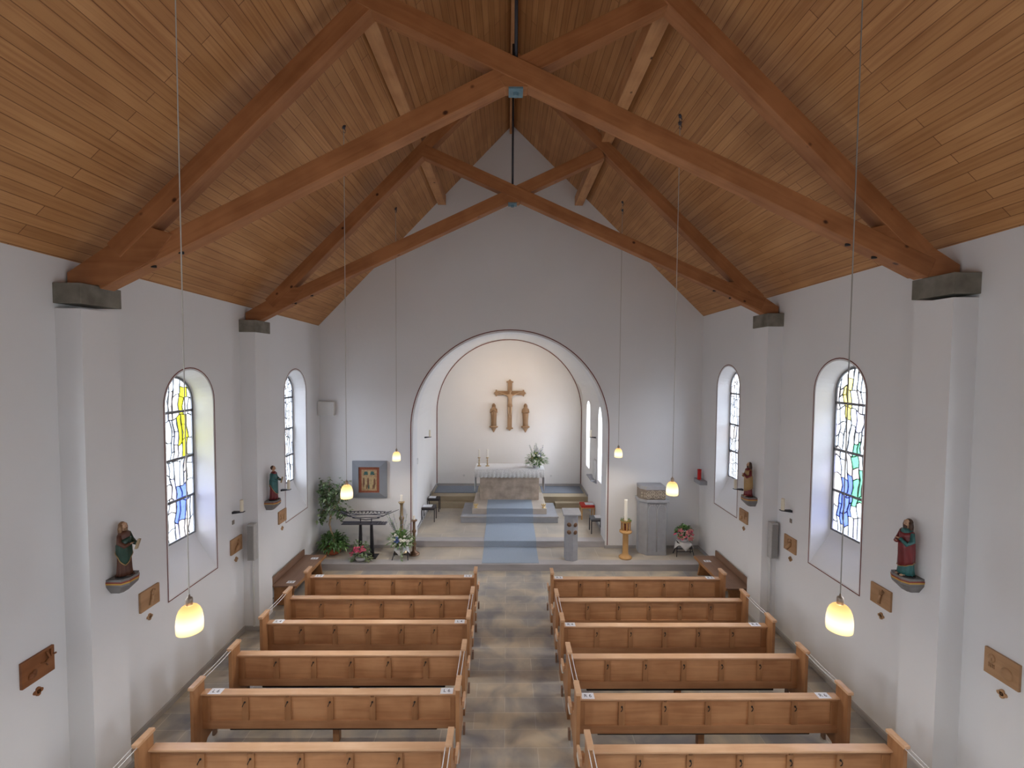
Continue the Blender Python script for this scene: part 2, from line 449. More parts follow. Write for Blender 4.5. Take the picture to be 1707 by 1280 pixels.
# ------------------------------------------------------------------ mesh helpers
class MB:
    def __init__(s):
        s.v = []
        s.f = []
        s.m = []
        s.uv = []

    def face(s, idx, mi=0, uv=None):
        s.f.append(tuple(idx))
        s.m.append(mi)
        s.uv.append(uv)

    def box(s, x0, x1, y0, y1, z0, z1, mi=0):
        b = len(s.v)
        s.v += [(x0, y0, z0), (x1, y0, z0), (x1, y1, z0), (x0, y1, z0), (x0, y0, z1), (x1, y0, z1), (x1, y1, z1), (x0, y1, z1)]
        for q in ((0, 3, 2, 1), (4, 5, 6, 7), (0, 1, 5, 4), (1, 2, 6, 5), (2, 3, 7, 6), (3, 0, 4, 7)):
            s.face([b + i for i in q], mi)
        return s

    def prism(s, poly, axis, a, b, mi=0):
        """poly in the two other axes (order kept: x->(y,z), y->(x,z), z->(x,y)) extruded a..b"""
        def P(u, v, t):
            return (t, u, v) if axis == 0 else ((u, t, v) if axis == 1 else (u, v, t))
        n = len(poly)
        k = len(s.v)
        s.v += [P(u, v, a) for u, v in poly] + [P(u, v, b) for u, v in poly]
        s.face([k + i for i in range(n)][::-1], mi)
        s.face([k + n + i for i in range(n)], mi)
        for i in range(n):
            j = (i + 1) % n
            s.face((k + i, k + j, k + n + j, k + n + i), mi)
        return s

    def tube(s, pts, rad, n=8, mi=0, cap=True):
        pts = [Vector(p) for p in pts]
        if not hasattr(rad, '__len__'):
            rad = [rad] * len(pts)
        k = len(s.v)
        up = None
        for i, p in enumerate(pts):
            d = (pts[min(i + 1, len(pts) - 1)] - pts[max(i - 1, 0)])
            if d.length < 1e-9:
                d = Vector((0, 0, 1))
            d.normalize()
            if up is None:
                up = Vector((1, 0, 0)) if abs(d.z) > 0.8 else Vector((0, 0, 1))
            a = d.cross(up)
            if a.length < 1e-5:
                a = d.cross(Vector((0, 1, 0.1)))
            a.normalize()
            b = d.cross(a)
            for j in range(n):
                t = 2 * PI * j / n
                s.v.append(tuple(p + (a * math.cos(t) + b * math.sin(t)) * rad[i]))
        for i in range(len(pts) - 1):
            for j in range(n):
                j2 = (j + 1) % n
                s.face((k + i * n + j, k + i * n + j2, k + (i + 1) * n + j2, k + (i + 1) * n + j), mi)
        if cap:
            s.face([k + j for j in range(n)][::-1], mi)
            e_ = k + (len(pts) - 1) * n
            s.face([e_ + j for j in range(n)], mi)
        return s

    def loft(s, rings, mi=0, cap=True):
        """rings: list of equal-length point loops"""
        k = len(s.v)
        n = len(rings[0])
        for r in rings:
            s.v += [tuple(p) for p in r]
        for i in range(len(rings) - 1):
            for j in range(n):
                j2 = (j + 1) % n
                s.face((k + i * n + j, k + i * n + j2, k + (i + 1) * n + j2, k + (i + 1) * n + j), mi)
        if cap:
            s.face([k + j for j in range(n)][::-1], mi)
            e_ = k + (len(rings) - 1) * n
            s.face([e_ + j for j in range(n)], mi)
        return s

    def lathe(s, prof, c=(0, 0, 0), n=24, mi=0, cap=True, sy=1.0):
        rings = [[(c[0] + r * math.cos(2 * PI * j / n), c[1] + sy * r * math.sin(2 * PI * j / n), c[2] + z) for j in range(n)] for r, z in prof]
        return s.loft(rings, mi, cap)

    def ell(s, c, r, n=12, m=8, mi=0, rot=None):
        rings = []
        for i in range(m + 1):
            t = -PI / 2 + PI * i / m
            cr = max(math.cos(t), 0.02)
            ring = []
            for j in range(n):
                a = 2 * PI * j / n
                p = Vector((r[0] * cr * math.cos(a), r[1] * cr * math.sin(a), r[2] * math.sin(t)))
                if rot:
                    p = rot @ p
                ring.append((c[0] + p.x, c[1] + p.y, c[2] + p.z))
            rings.append(ring)
        return s.loft(rings, mi)

    def leaf(s, p, d, L, W, droop=0.3, mi=0):
        p = Vector(p)
        d = Vector(d).normalized()
        side = d.cross(Vector((0, 0, 1)))
        if side.length < 0.05:
            side = Vector((1, 0, 0))
        side.normalize()
        nrm = side.cross(d).normalized()
        k = len(s.v)
        m1 = p + d * L * 0.5 - Vector((0, 0, droop * L * 0.15))
        tip = p + d * L - Vector((0, 0, droop * L * 0.7))
        for q in (p, m1 + side * W * 0.5 + nrm * W * 0.18, m1, m1 - side * W * 0.5 + nrm * W * 0.18, tip):
            s.v.append(tuple(q))
        s.face((k, k + 1, k + 2), mi)
        s.face((k, k + 2, k + 3), mi)
        s.face((k + 1, k + 4, k + 2), mi)
        s.face((k + 2, k + 4, k + 3), mi)
        return s

    def build(s, name, mats, parent=None, smooth=False, bevel=0.0, loc=None, rot=None, segs=2, solid=0.0):
        me = bpy.data.meshes.new(name)
        me.from_pydata(s.v, [], s.f)
        if not isinstance(mats, (list, tuple)):
            mats = [mats]
        for m in mats:
            me.materials.append(m)
        for i, p in enumerate(me.polygons):
            p.material_index = s.m[i]
            p.use_smooth = smooth
        if any(u for u in s.uv):
            ul = me.uv_layers.new(name='UVMap')
            for i, p in enumerate(me.polygons):
                if s.uv[i]:
                    for li, u in zip(p.loop_indices, s.uv[i]):
                        ul.data[li].uv = u
        me.validate()
        bm = bmesh.new()
        bm.from_mesh(me)
        bmesh.ops.recalc_face_normals(bm, faces=bm.faces)
        bm.to_mesh(me)
        bm.free()
        o = bpy.data.objects.new(name, me)
        col.objects.link(o)
        if parent:
            o.parent = parent
        if loc:
            o.location = loc
        if rot:
            o.rotation_euler = rot
        if bevel:
            b = o.modifiers.new('bevel', 'BEVEL')
            b.width = bevel
            b.segments = segs
            b.limit_method = 'ANGLE'
        if solid:
            q = o.modifiers.new('solid', 'SOLIDIFY')
            q.thickness = solid
        return o


def tag(o, label=None, cat=None, group=None, kind=None):
    if label:
        o['label'] = label
    if cat:
        o['category'] = cat
    if group:
        o['group'] = group
    if kind:
        o['kind'] = kind
    return o


def empty(name, loc, rz=0.0):
    o = bpy.data.objects.new(name, None)
    o.location = loc
    o.rotation_euler = (0, 0, rz)
    o.empty_display_size = 0.1
    col.objects.link(o)
    return o


def struct(o):
    o['kind'] = 'structure'
    return o


def dup(root, loc, rz=None, label=None, group=None):
    r = root.copy()
    col.objects.link(r)
    r.location = loc
    if rz is not None:
        r.rotation_euler = (0, 0, rz)
    if label:
        r['label'] = label
    if group:
        r['group'] = group
    for ch in list(root.children):
        c = ch.copy()
        col.objects.link(c)
        c.parent = r
        for g in ch.children:
            d = g.copy()
            col.objects.link(d)
            d.parent = c
    return r


def text_part(s, size, mat, parent, loc, rot, ext=0.0008, name='lettering'):
    cu = bpy.data.curves.new('t', 'FONT')
    cu.body = s
    cu.size = size
    cu.extrude = ext
    cu.align_x = 'CENTER'
    cu.align_y = 'CENTER'
    t = bpy.data.objects.new('t', cu)
    col.objects.link(t)
    bpy.context.view_layer.update()
    me = bpy.data.meshes.new_from_object(t.evaluated_get(bpy.context.evaluated_depsgraph_get()))
    bpy.data.objects.remove(t)
    me.materials.clear()
    me.materials.append(mat)
    o = bpy.data.objects.new(name, me)
    col.objects.link(o)
    o.parent = parent
    o.location = loc
    o.rotation_euler = rot
    return o


# ------------------------------------------------------------------ room dimensions
XL, XR, YB, YR = -5.2, 5.46, 12.4, -4.0     # side walls, chancel-arch wall, rear wall
XRG, ZRG = 0.11, 11.85                      # ridge
XA, RA, ZA = 0.10, 2.71, 3.53               # chancel arch centre, radius, spring height
YC = 17.0                                   # chancel back wall
XCL, XCR = -2.69, 2.90                      # chancel side walls
ZP, ZC, ZD1, ZD2, ZB1, ZB2 = 0.17, 0.334, 0.54, 0.719, 0.524, 0.695


def zeL(y):
    return 6.375 + (12.4 - y) * 0.0200


def zeR(y):
    return 6.72 + (12.4 - y) * 0.0135


def arch(yc, half, z0, ztop, n=20):
    pts = [(yc - half, z0), (yc + half, z0)]
    zc = ztop - half
    for i in range(n + 1):
        t = PI * i / n
        pts.append((yc + half * math.cos(t), zc + half * math.sin(t)))
    return pts


def holed(outer, holes, P, mb, mi=0):
    polys = [outer] + holes
    vs = [[Vector((a, b, 0)) for a, b in pl] for pl in polys]
    tris = tessellate_polygon(vs)
    flat = [p for pl in polys for p in pl]
    k = len(mb.v)
    mb.v += [P(a, b) for a, b in flat]
    for t in tris:
        mb.face([k + i for i in t], mi)


# ------------------------------------------------------------------ floor
m = MB()
m.box(XL - 0.5, XR + 0.5, YR, 11.36, -0.1, 0.0)
struct(m.build('floor', M['floor_stone']))
m = MB()
m.box(XL - 0.4, XR + 0.4, 11.35, 12.47, -0.1, ZP)
struct(m.build('floor_platform', [M['chancel_stone']]))
m = MB()
m.box(XL - 0.4, XR + 0.4, 11.335, 11.36, 0.0, ZP - 0.0)
m.box(XL - 0.4, XR + 0.4, 11.335, 11.62, ZP - 0.01, ZP + 0.003)
struct(m.build('trim_1', M['step_stone'], bevel=0.004))
m = MB()
m.box(XCL - 0.3, XCR + 0.3, 12.47, YC + 0.2, -0.1, ZC)
struct(m.build('floor_chancel', M['chancel_stone']))
m = MB()
m.box(XA - RA, XA + RA, 12.455, 12.48, ZP, ZC)
m.box(XA - RA, XA + RA, 12.455, 12.75, ZC - 0.01, ZC + 0.003)
struct(m.build('trim_2', M['step_stone'], bevel=0.004))
m = MB()
m.box(XCL - 0.02, -0.92, 15.37, YC, ZC, ZB1)
m.box(XCL - 0.02, -0.92, 15.58, YC, ZB1, ZB2)
m.box(1.72, XCR + 0.02, 15.37, YC, ZC, ZB1)
m.box(1.12, XCR + 0.02, 15.58, YC, ZC, ZB2)
m.box(-0.93, 1.13, 16.0, YC, ZC, ZB2)
struct(m.build('floor_altar_step', M['back_step_stone'], bevel=0.006))

# altar dais (two tiers)
da = empty('altar_dais', (0.11, 13.93, ZC))
tag(da, 'low two-tiered stone dais under the altar, grey lower tier and tan upper tier', 'dais')
m = MB()
m.box(-1.54, 1.54, 0, 1.44, 0.001, 0.206)
m.build('lower_tier', M['tier_stone'], da, bevel=0.006)
m = MB()
m.box(-1.56, 1.56, -0.02, 0.02, 0.165, 0.21)
m.build('lower_edge', M['skirting'], da, bevel=0.004)
m = MB()
m.box(-1.2, 1.2, 0.22, 2.06, 0.207, 0.385)
m.build('upper_tier', M['dais_stone'], da, bevel=0.006)


# ------------------------------------------------------------------ windows data: (side, Yc, half, z0, ztop, glass z0)
DEP = 0.32
WIN = [(-1, 7.38, 0.55, 1.66, 5.20, 2.34), (-1, 11.02, 0.54, 1.60, 5.16, 2.34), (-1, 3.74, 0.55, 1.66, 5.20, 2.34), (-1, 0.1, 0.55, 1.66, 5.20, 2.34),
       (1, 7.26, 0.55, 1.83, 5.43, 2.46), (1, 10.92, 0.54, 1.78, 5.33, 2.50), (1, 3.62, 0.55, 1.83, 5.43, 2.46), (1, 0.0, 0.55, 1.83, 5.43, 2.46)]
for side, X, nm, ze in ((-1, XL, 'wall_left', zeL), (1, XR, 'wall_right', zeR)):
    m = MB()
    holes = [arch(y, h, z0, zt) for s_, y, h, z0, zt, g in WIN if s_ == side]
    outer = [(YR, -0.1), (YB + 0.1, -0.1), (YB + 0.1, ze(YB) + 0.12), (YR, ze(YR) + 0.12)]
    holed(outer, holes, lambda a, b: (X, a, b), m)
    for s_, y, h, z0, zt, g in WIN:
        if s_ != side:
            continue
        o1 = arch(y, h, z0, zt)
        o2 = arch(y, h - 0.11, g, zt - 0.11)
        m.loft([[(X, a, b) for a, b in o1], [(X + side * DEP, a, b) for a, b in o2]], cap=False)
    # outer skin so that the wall has a real thickness
    holed([(YR - 0.3, -0.3), (YB + 0.3, -0.3), (YB + 0.3, ze(YB) + 0.2), (YR - 0.3, ze(YR) + 0.2)],
          [arch(y, h - 0.11, g, zt - 0.11) for s_, y, h, z0, zt, g in WIN if s_ == side], lambda a, b: (X + side * DEP, a, b), m)
    # pilasters, part of the wall
    for yp in ((8.75, 5.21, 1.6) if side < 0 else (8.79, 5.13, 1.5)):
        zt = 5.93 if side < 0 else 6.13
        m.box(min(X, X - side * 0.3), max(X, X - side * 0.3), yp, yp + 0.5, 0, zt)
    struct(m.build(nm, M['plaster']))

# arch wall (gable) with soffit
m = MB()
hole = [(XA - RA, -0.1), (XA + RA, -0.1)] + [(XA + RA * math.cos(PI * i / 48), ZA + RA * math.sin(PI * i / 48)) for i in range(49)]
outer = [(XL - 0.3, -0.2), (XR + 0.3, -0.2), (XR + 0.3, zeR(YB) - 0.2), (XRG, ZRG + 0.1), (XL - 0.3, zeL(YB) - 0.2)]
holed(outer, [hole], lambda a, b: (a, YB, b), m)
m.loft([[(a, YB, b) for a, b in hole], [(a, 13.0, b) for a, b in hole]], cap=False)
holed(outer, [hole], lambda a, b: (a, 13.0, b), m)
struct(m.build('wall_front', M['plaster']))

# chancel shell: side walls, barrel vault, back wall
RC = (XCR - XCL) / 2
XC = (XCR + XCL) / 2
ZV = 6.33 - RC
CW = [(15.75, 0.32, 1.95, 4.05), (14.0, 0.34, 1.95, 4.05)]
CWIN = [(1, 15.72, 0.33, 1.72, 4.08, 2.0), (1, 13.62, 0.36, 1.72, 4.08, 2.0)]
m = MB()
n = 40
prof = []
for i in range(n + 1):
    px_, pz_ = XC + RC * math.cos(PI * i / n), ZV + RC * math.sin(PI * i / n)
    if px_ > XC and pz_ < 4.8:      # the window side stays upright a little longer
        px_ = XCR - (XCR - px_) * max(0.0, (pz_ - 4.15) / 0.65)
    prof.append((px_, pz_))
prof = [(XCR, 4.15)] + [p for i, p in enumerate(prof) if not (p[0] > XC and p[1] <= 4.15)]
n = len(prof) - 1
k = len(m.v)
for y in (12.95, YC + 0.05):
    m.v += [(a, y, b) for a, b in prof]
for i in range(n):
    m.face((k + i, k + i + 1, k + n + 2 + i, k + n + 1 + i))
struct(m.build('ceiling_chancel', M['chancel_plaster']))
m = MB()
m.box(XCL - 0.1, XCL, 12.95, YC, -0.1, ZV)
struct(m.build('wall_chancel_left', M['chancel_plaster']))
m = MB()
holed([(12.95, -0.1), (YC, -0.1), (YC, 4.16), (12.95, 4.16)], [arch(y, h, z0, zt) for s_, y, h, z0, zt, g in CWIN], lambda a, b: (XCR, a, b), m)
for s_, y, h, z0, zt, g in CWIN:
    m.loft([[(XCR, a, b) for a, b in arch(y, h, z0, zt)], [(XCR + 0.3, a, b) for a, b in arch(y, h - 0.06, g, zt - 0.06)]], cap=False)
struct(m.build('wall_chancel_right', M['chancel_plaster']))
m = MB()
m.box(XCL - 0.4, XCR + 0.4, YC, YC + 0.1, -0.1, 6.7)
struct(m.build('wall_chancel_back', M['chancel_plaster']))

# closed rear wall behind the camera, without openings
m = MB()
holed([(XL - 0.3, -0.2), (XR + 0.3, -0.2), (XR + 0.3, 7.0), (XRG, ZRG + 0.2), (XL - 0.3, 6.9)], [], lambda a, b: (a, YR, b), m)
struct(m.build('wall_rear', M['plaster']))

# ------------------------------------------------------------------ ceiling slopes (board lining)
for side, X, ze, nm in ((-1, XL, zeL, 'ceiling_left'), (1, XR, zeR, 'ceiling_right')):
    m = MB()
    N = 16
    for i in range(N + 1):
        y = YR + (YB + 0.0 - YR) * i / N
        ov = 0.3
        sl = (ZRG - ze(y)) / abs(XRG - X)
        m.v.append((X + side * ov, y, ze(y) - ov * sl))
        m.v.append((XRG, y, ZRG))
    Ls = math.hypot(XRG - X, ZRG - 6.5)
    for i in range(N):
        y0 = YR + (YB - YR) * i / N
        y1 = YR + (YB - YR) * (i + 1) / N
        a = 2 * i
        off = 0.65
        m.face((a, a + 1, a + 3, a + 2), 0, [(y0 + off, -0.3), (y0 + off, Ls), (y1 + off, Ls), (y1 + off, -0.3)])
    o = m.build(nm, M['ceiling_wood'])
    struct(o)
    q = o.modifiers.new('solid', 'SOLIDIFY')
    q.thickness = 0.12
    # keep the inner face where it is: grow outwards
    nrm = o.data.polygons[0].normal
    q.offset = 1 if nrm.z > 0 else -1
    if nrm.z > 0:
        q.offset = 1
    else:
        q.offset = -1

# ------------------------------------------------------------------ skirting boards
m = MB()
m.box(XL, XL + 0.035, YR, 11.34, 0, 0.09)
for yp in (8.75, 5.21, 1.6):
    m.box(XL + 0.01, XL + 0.335, yp - 0.03, yp + 0.53, 0, 0.09)
struct(m.build('baseboard_left', M['skirting'], bevel=0.003))
m = MB()
m.box(XR - 0.035, XR, YR, 11.34, 0, 0.09)
for yp in (8.79, 5.13, 1.5):
    m.box(XR - 0.335, XR - 0.01, yp - 0.03, yp + 0.53, 0, 0.09)
struct(m.build('baseboard_right', M['skirting'], bevel=0.003))
m = MB()
m.box(XL, XA - RA + 0.02, YB - 0.03, YB + 0.01, ZP, ZP + 0.08)
m.box(XA + RA - 0.02, XR, YB - 0.03, YB + 0.01, ZP, ZP + 0.08)
m.box(XL, XL + 0.03, 11.35, YB, ZP, ZP + 0.08)
m.box(XR - 0.03, XR, 11.35, YB, ZP, ZP + 0.08)
struct(m.build('baseboard_front', M['skirting'], bevel=0.003))
m = MB()
m.box(XCL, XCR, YC - 0.03, YC, ZB2, ZB2 + 0.09)
m.box(XCL, XCL + 0.03, 15.58, YC, ZB2, ZB2 + 0.08)
m.box(XCR - 0.03, XCR, 15.58, YC, ZB2, ZB2 + 0.08)
m.box(XCL, XCL + 0.03, 13.0, 15.58, ZC, ZC + 0.08)
m.box(XCR - 0.03, XCR, 13.0, 15.58, ZC, ZC + 0.08)
struct(m.build('baseboard_chancel', M['skirting'], bevel=0.003))


# ------------------------------------------------------------------ painted red lines
def ribbon(m, pts, P, wdt, closed=False):
    """flat band of width wdt along 2D polyline pts, mapped by P(a, b)"""
    n_ = len(pts)
    k_ = len(m.v)
    for i in range(n_):
        a = Vector(pts[i])
        p = Vector(pts[(i - 1) % n_]) if (closed or i > 0) else a
        q = Vector(pts[(i + 1) % n_]) if (closed or i < n_ - 1) else a
        d1 = (a - p).normalized() if (a - p).length > 1e-7 else None
        d2 = (q - a).normalized() if (q - a).length > 1e-7 else None
        d = (d1 or d2) + (d2 or d1)
        d.normalize()
        nn = Vector((-d.y, d.x))
        c = max(0.35, nn.dot(Vector((-(d2 or d1).y, (d2 or d1).x))))
        nn = nn * (wdt * 0.5 / c)
        m.v.append(P(*(a + nn)))
        m.v.append(P(*(a - nn)))
    for i in range(n_ if closed else n_ - 1):
        j = (i + 1) % n_
        m.face((k_ + 2 * i, k_ + 2 * i + 1, k_ + 2 * j + 1, k_ + 2 * j))


m = MB()
rl = RA + 0.06
pts = [(XA - rl, ZP + 0.08)] + [(XA + rl * math.cos(PI - PI * i / 48), ZA + rl * math.sin(PI * i / 48)) for i in range(49)] + [(XA + rl, ZP + 0.08)]
ribbon(m, pts, lambda a, b: (a, YB - 0.003, b), 0.026)
struct(m.build('trim_3', M['red_line']))
m = MB()
rl = RC - 0.03
pts = [(XC - rl, ZB2 + 0.09)] + [(XC + rl * math.cos(PI - PI * i / 48), ZV + rl * math.sin(PI * i / 48)) for i in range(49)] + [(XC + rl, ZB2 + 0.09)]
ribbon(m, pts, lambda a, b: (a, YC - 0.003, b), 0.03)
struct(m.build('trim_4', M['red_line']))


# ------------------------------------------------------------------ stained glass windows
def clip_poly(poly, conv):
    out = poly
    n_ = len(conv)
    for i in range(n_):
        a = Vector(conv[i])
        b = Vector(conv[(i + 1) % n_])
        if (b - a).length < 1e-6:
            continue
        e_ = b - a

        def ins(p):
            return e_.x * (p[1] - a.y) - e_.y * (p[0] - a.x) >= -1e-9
        new = []
        for j in range(len(out)):
            p, q = out[j], out[(j + 1) % len(out)]
            ip, iq = ins(p), ins(q)
            if ip:
                new.append(p)
            if ip != iq:
                d1 = e_.x * (p[1] - a.y) - e_.y * (p[0] - a.x)
                d2 = e_.x * (q[1] - a.y) - e_.y * (q[0] - a.x)
                t = d1 / (d1 - d2)
                new.append((p[0] + (q[0] - p[0]) * t, p[1] + (q[1] - p[1]) * t))
        out = new
        if len(out) < 3:
            return []
    return out


def stained_window(idx, side, yc, half, z0, zt, X, spots, seed, rich=True):
    rnd = random.Random(seed)
    conv = arch(yc, half, z0, zt, 20)
    cells = []

    def split(a0, a1, b0, b1, d):
        wv, hv = a1 - a0, b1 - b0
        if d > 6 or (wv < 0.17 and hv < 0.36) or (d > 3 and rnd.random() < 0.16):
            cells.append((a0, a1, b0, b1))
            return
        if (wv > 0.085 and rnd.random() < 0.55 * (wv * 2.6 / max(hv, 0.05)) + 0.12 and wv > 0.15) or hv < 0.12:
            if wv < 0.13:
                cells.append((a0, a1, b0, b1))
                return
            t = a0 + wv * rnd.uniform(0.33, 0.67)
            split(a0, t, b0, b1, d + 1)
            split(t, a1, b0, b1, d + 1)
        else:
            t = b0 + hv * rnd.uniform(0.33, 0.67)
            split(a0, a1, b0, t, d + 1)
            split(a0, a1, t, b1, d + 1)
    H = zt - z0
    for q in range(4):
        split(yc - half, yc + half, z0 + H * q / 4, z0 + H * (q + 1) / 4, 0)

    def warp(a, b):
        if abs(b - z0) < 1e-6 or abs(a - yc + half) < 1e-6 or abs(a - yc - half) < 1e-6:
            return (a, b)
        return (a + 0.030 * math.sin(6.1 * b + 3 * a + seed) + 0.016 * math.sin(19 * b + 9 * a), b + 0.05 * math.sin(8.3 * a + 2 * b + seed) + 0.02 * math.sin(27 * a + 4 * b))
    g = MB()
    l = MB()
    gx = X + side * (DEP - 0.01)
    for a0, a1, b0, b1 in cells:
        cy, cz = (a0 + a1) / 2, (b0 + b1) / 2
        mi = 0
        r = rnd.random()
        if rich:
            mi = 0 if r < 0.62 else (1 if r < 0.80 else (2 if r < 0.90 else 7))
        else:
            mi = 0 if r < 0.7 else (1 if r < 0.85 else 2)
        for (sy0, sy1, sz0, sz1, c) in spots:
            if sy0 <= cy - yc <= sy1 and sz0 <= cz <= sz1:
                mi = c
        raw = []
        cor = [(a0, b0), (a1, b0), (a1, b1), (a0, b1)]
        for i in range(4):
            p, q = cor[i], cor[(i + 1) % 4]
            for t in (0, 0.5):
                raw.append(warp(p[0] + (q[0] - p[0]) * t, p[1] + (q[1] - p[1]) * t))
        cp = clip_poly(raw, conv)
        if len(cp) < 3:
            continue
        k_ = len(g.v)
        g.v += [(gx, a, b) for a, b in cp]
        g.face(range(k_, k_ + len(cp)), mi)
        for i in range(len(cp)):
            p, q = Vector(cp[i]), Vector(cp[(i + 1) % len(cp)])
            d = q - p
            if d.length < 0.012:
                continue
            nn = Vector((-d.y, d.x)).normalized() * 0.0058
            x0, x1 = sorted((gx - side * 0.012, gx + side * 0.004))
            l.prism([tuple(p + nn), tuple(p - nn), tuple(q - nn), tuple(q + nn)], 0, x0, x1)
    o = g.build('window_%d' % idx, [M[c] for c in GL])
    struct(o)
    fr = l
    lo = fr.build('leading', M['lead'], o)
    # iron saddle bars and frame
    s2 = MB()
    x0, x1 = sorted((gx - side * 0.035, gx - side * 0.012))
    for q in (1, 2, 3):
        zz = z0 + H * q / 4 + (0.1 if q == 3 else 0)
        s2.box(x0, x1, yc - half, yc + half, zz - 0.022, zz + 0.022)
    inner = arch(yc, half - 0.03, z0 + 0.03, zt - 0.03)
    outer_ = arch(yc, half + 0.005, z0 - 0.005, zt + 0.005)
    k_ = len(s2.v)
    n_ = len(inner)
    for xx in (x0, x1):
        s2.v += [(xx, a, b) for a, b in inner]
        s2.v += [(xx, a, b) for a, b in outer_]
    for i in range(n_):
        j = (i + 1) % n_
        A = k_
        B = k_ + n_
        C = k_ + 2 * n_
        D = k_ + 3 * n_
        s2.face((A + i, A + j, B + j, B + i))
        s2.face((C + i, C + j, D + j, D + i))
        s2.face((A + i, A + j, C + j, C + i))
        s2.face((B + i, B + j, D + j, D + i))
    s2.build('window_frame', M['sill_frame'], o)
    return o


def casement(m, side, yc, z, X):
    pass


sp = {0: [(0.12, 0.30, 3.85, 4.85, 3), (0.02, 0.26, 2.72, 3.42, 5)],
      4: [(0.10, 0.28, 4.35, 5.10, 4), (-0.12, -0.02, 3.6, 4.1, 6), (0.02, 0.32, 2.62, 3.50, 5), (-0.25, 0.0, 2.95, 3.55, 6)]}
for i, (s_, y, h, z0, zt, g) in enumerate(WIN):
    X = XL if s_ < 0 else XR
    stained_window(i + 1, s_, y, h - 0.11, g, zt - 0.11, X, sp.get(i, []), 11 + i * 5, rich=(i in (0, 4)))
    # painted line round the opening
    m = MB()
    ribbon(m, arch(y, h + 0.035, z0 - 0.035, zt + 0.035), lambda a, b: (X - s_ * 0.003, a, b), 0.017, closed=True)
    struct(m.build('trim_%d' % (i + 5), M['red_line']))
    # portal
    d = bpy.data.lights.new('window_portal', 'AREA')
    d.shape = 'RECTANGLE'
    d.size = zt - g
    d.size_y = 2 * h
    d.cycles.is_portal = True
    po = bpy.data.objects.new('window_portal', d)
    po.location = (X + s_ * (DEP + 0.03), y, (zt + g) / 2)
    po.rotation_euler = (0, -s_ * PI / 2 * -1, 0)
    po.rotation_euler = Vector((-s_, 0, 0)).to_track_quat('-Z', 'Y').to_euler()
    d.size, d.size_y = 2 * h, zt - g
    col.objects.link(po)
for i, (s_, y, h, z0, zt, g) in enumerate(CWIN):
    m = MB()
    k_ = len(m.v)
    cp = arch(y, h - 0.06, g, zt - 0.06)
    m.v += [(XCR + 0.29, a, b) for a, b in cp]
    m.face(range(len(cp)))
    o = struct(m.build('window_%d' % (9 + i), M['g_white']))
    m = MB()
    ribbon(m, cp, lambda a, b: (XCR + 0.285, a, b), 0.04, closed=True)
    m.build('window_frame', M['white_box'], o)
    light('chancel_window_daylight', 'AREA', (XCR + 0.6, y, (zt + g) / 2), 46, (0.92, 0.95, 1.0), 0.6, 2.0, target=(-5, y, 2.5))

# ------------------------------------------------------------------ corbels
for (x0, x1, y, z0, z1, lab) in (
        (XL, XL + 0.302, 8.73, 5.925, 6.16, 'rough grey-brown stone corbel under the far truss above the painting-side column speaker'),
        (XL, XL + 0.302, 5.19, 5.985, 6.22, 'rough grey-brown stone corbel under the near truss, painting side'),
        (XR - 0.302, XR, 8.77, 6.115, 6.375, 'rough grey-brown stone corbel under the far truss on the stone pillar side'),
        (XR - 0.302, XR, 5.11, 6.17, 6.415, 'rough grey-brown stone corbel under the near truss, stone pillar side')):
    m = MB()
    m.box(x0 - 0.02 if x0 > 0 else x0, x1 if x0 > 0 else x1 + 0.02, y, y + 0.54, z0, z1)
    tag(m.build('stone_corbel', M['sandstone'], bevel=0.006), lab, 'corbel')


# ------------------------------------------------------------------ roof trusses
def beam_part(name, a, b, yc, th, h, parent, mat):
    """beam between (x,z) points a and b, thickness th along Y, depth h"""
    dx, dz = b[0] - a[0], b[1] - a[1]
    L = math.hypot(dx, dz)
    m_ = MB()
    m_.box(0, L, -th / 2, th / 2, -h / 2, h / 2)
    o_ = m_.build(name, mat, parent, bevel=0.008)
    o_.location = (a[0], yc, a[1])
    o_.rotation_euler = (0, -math.atan2(dz, dx), 0)
    return o_


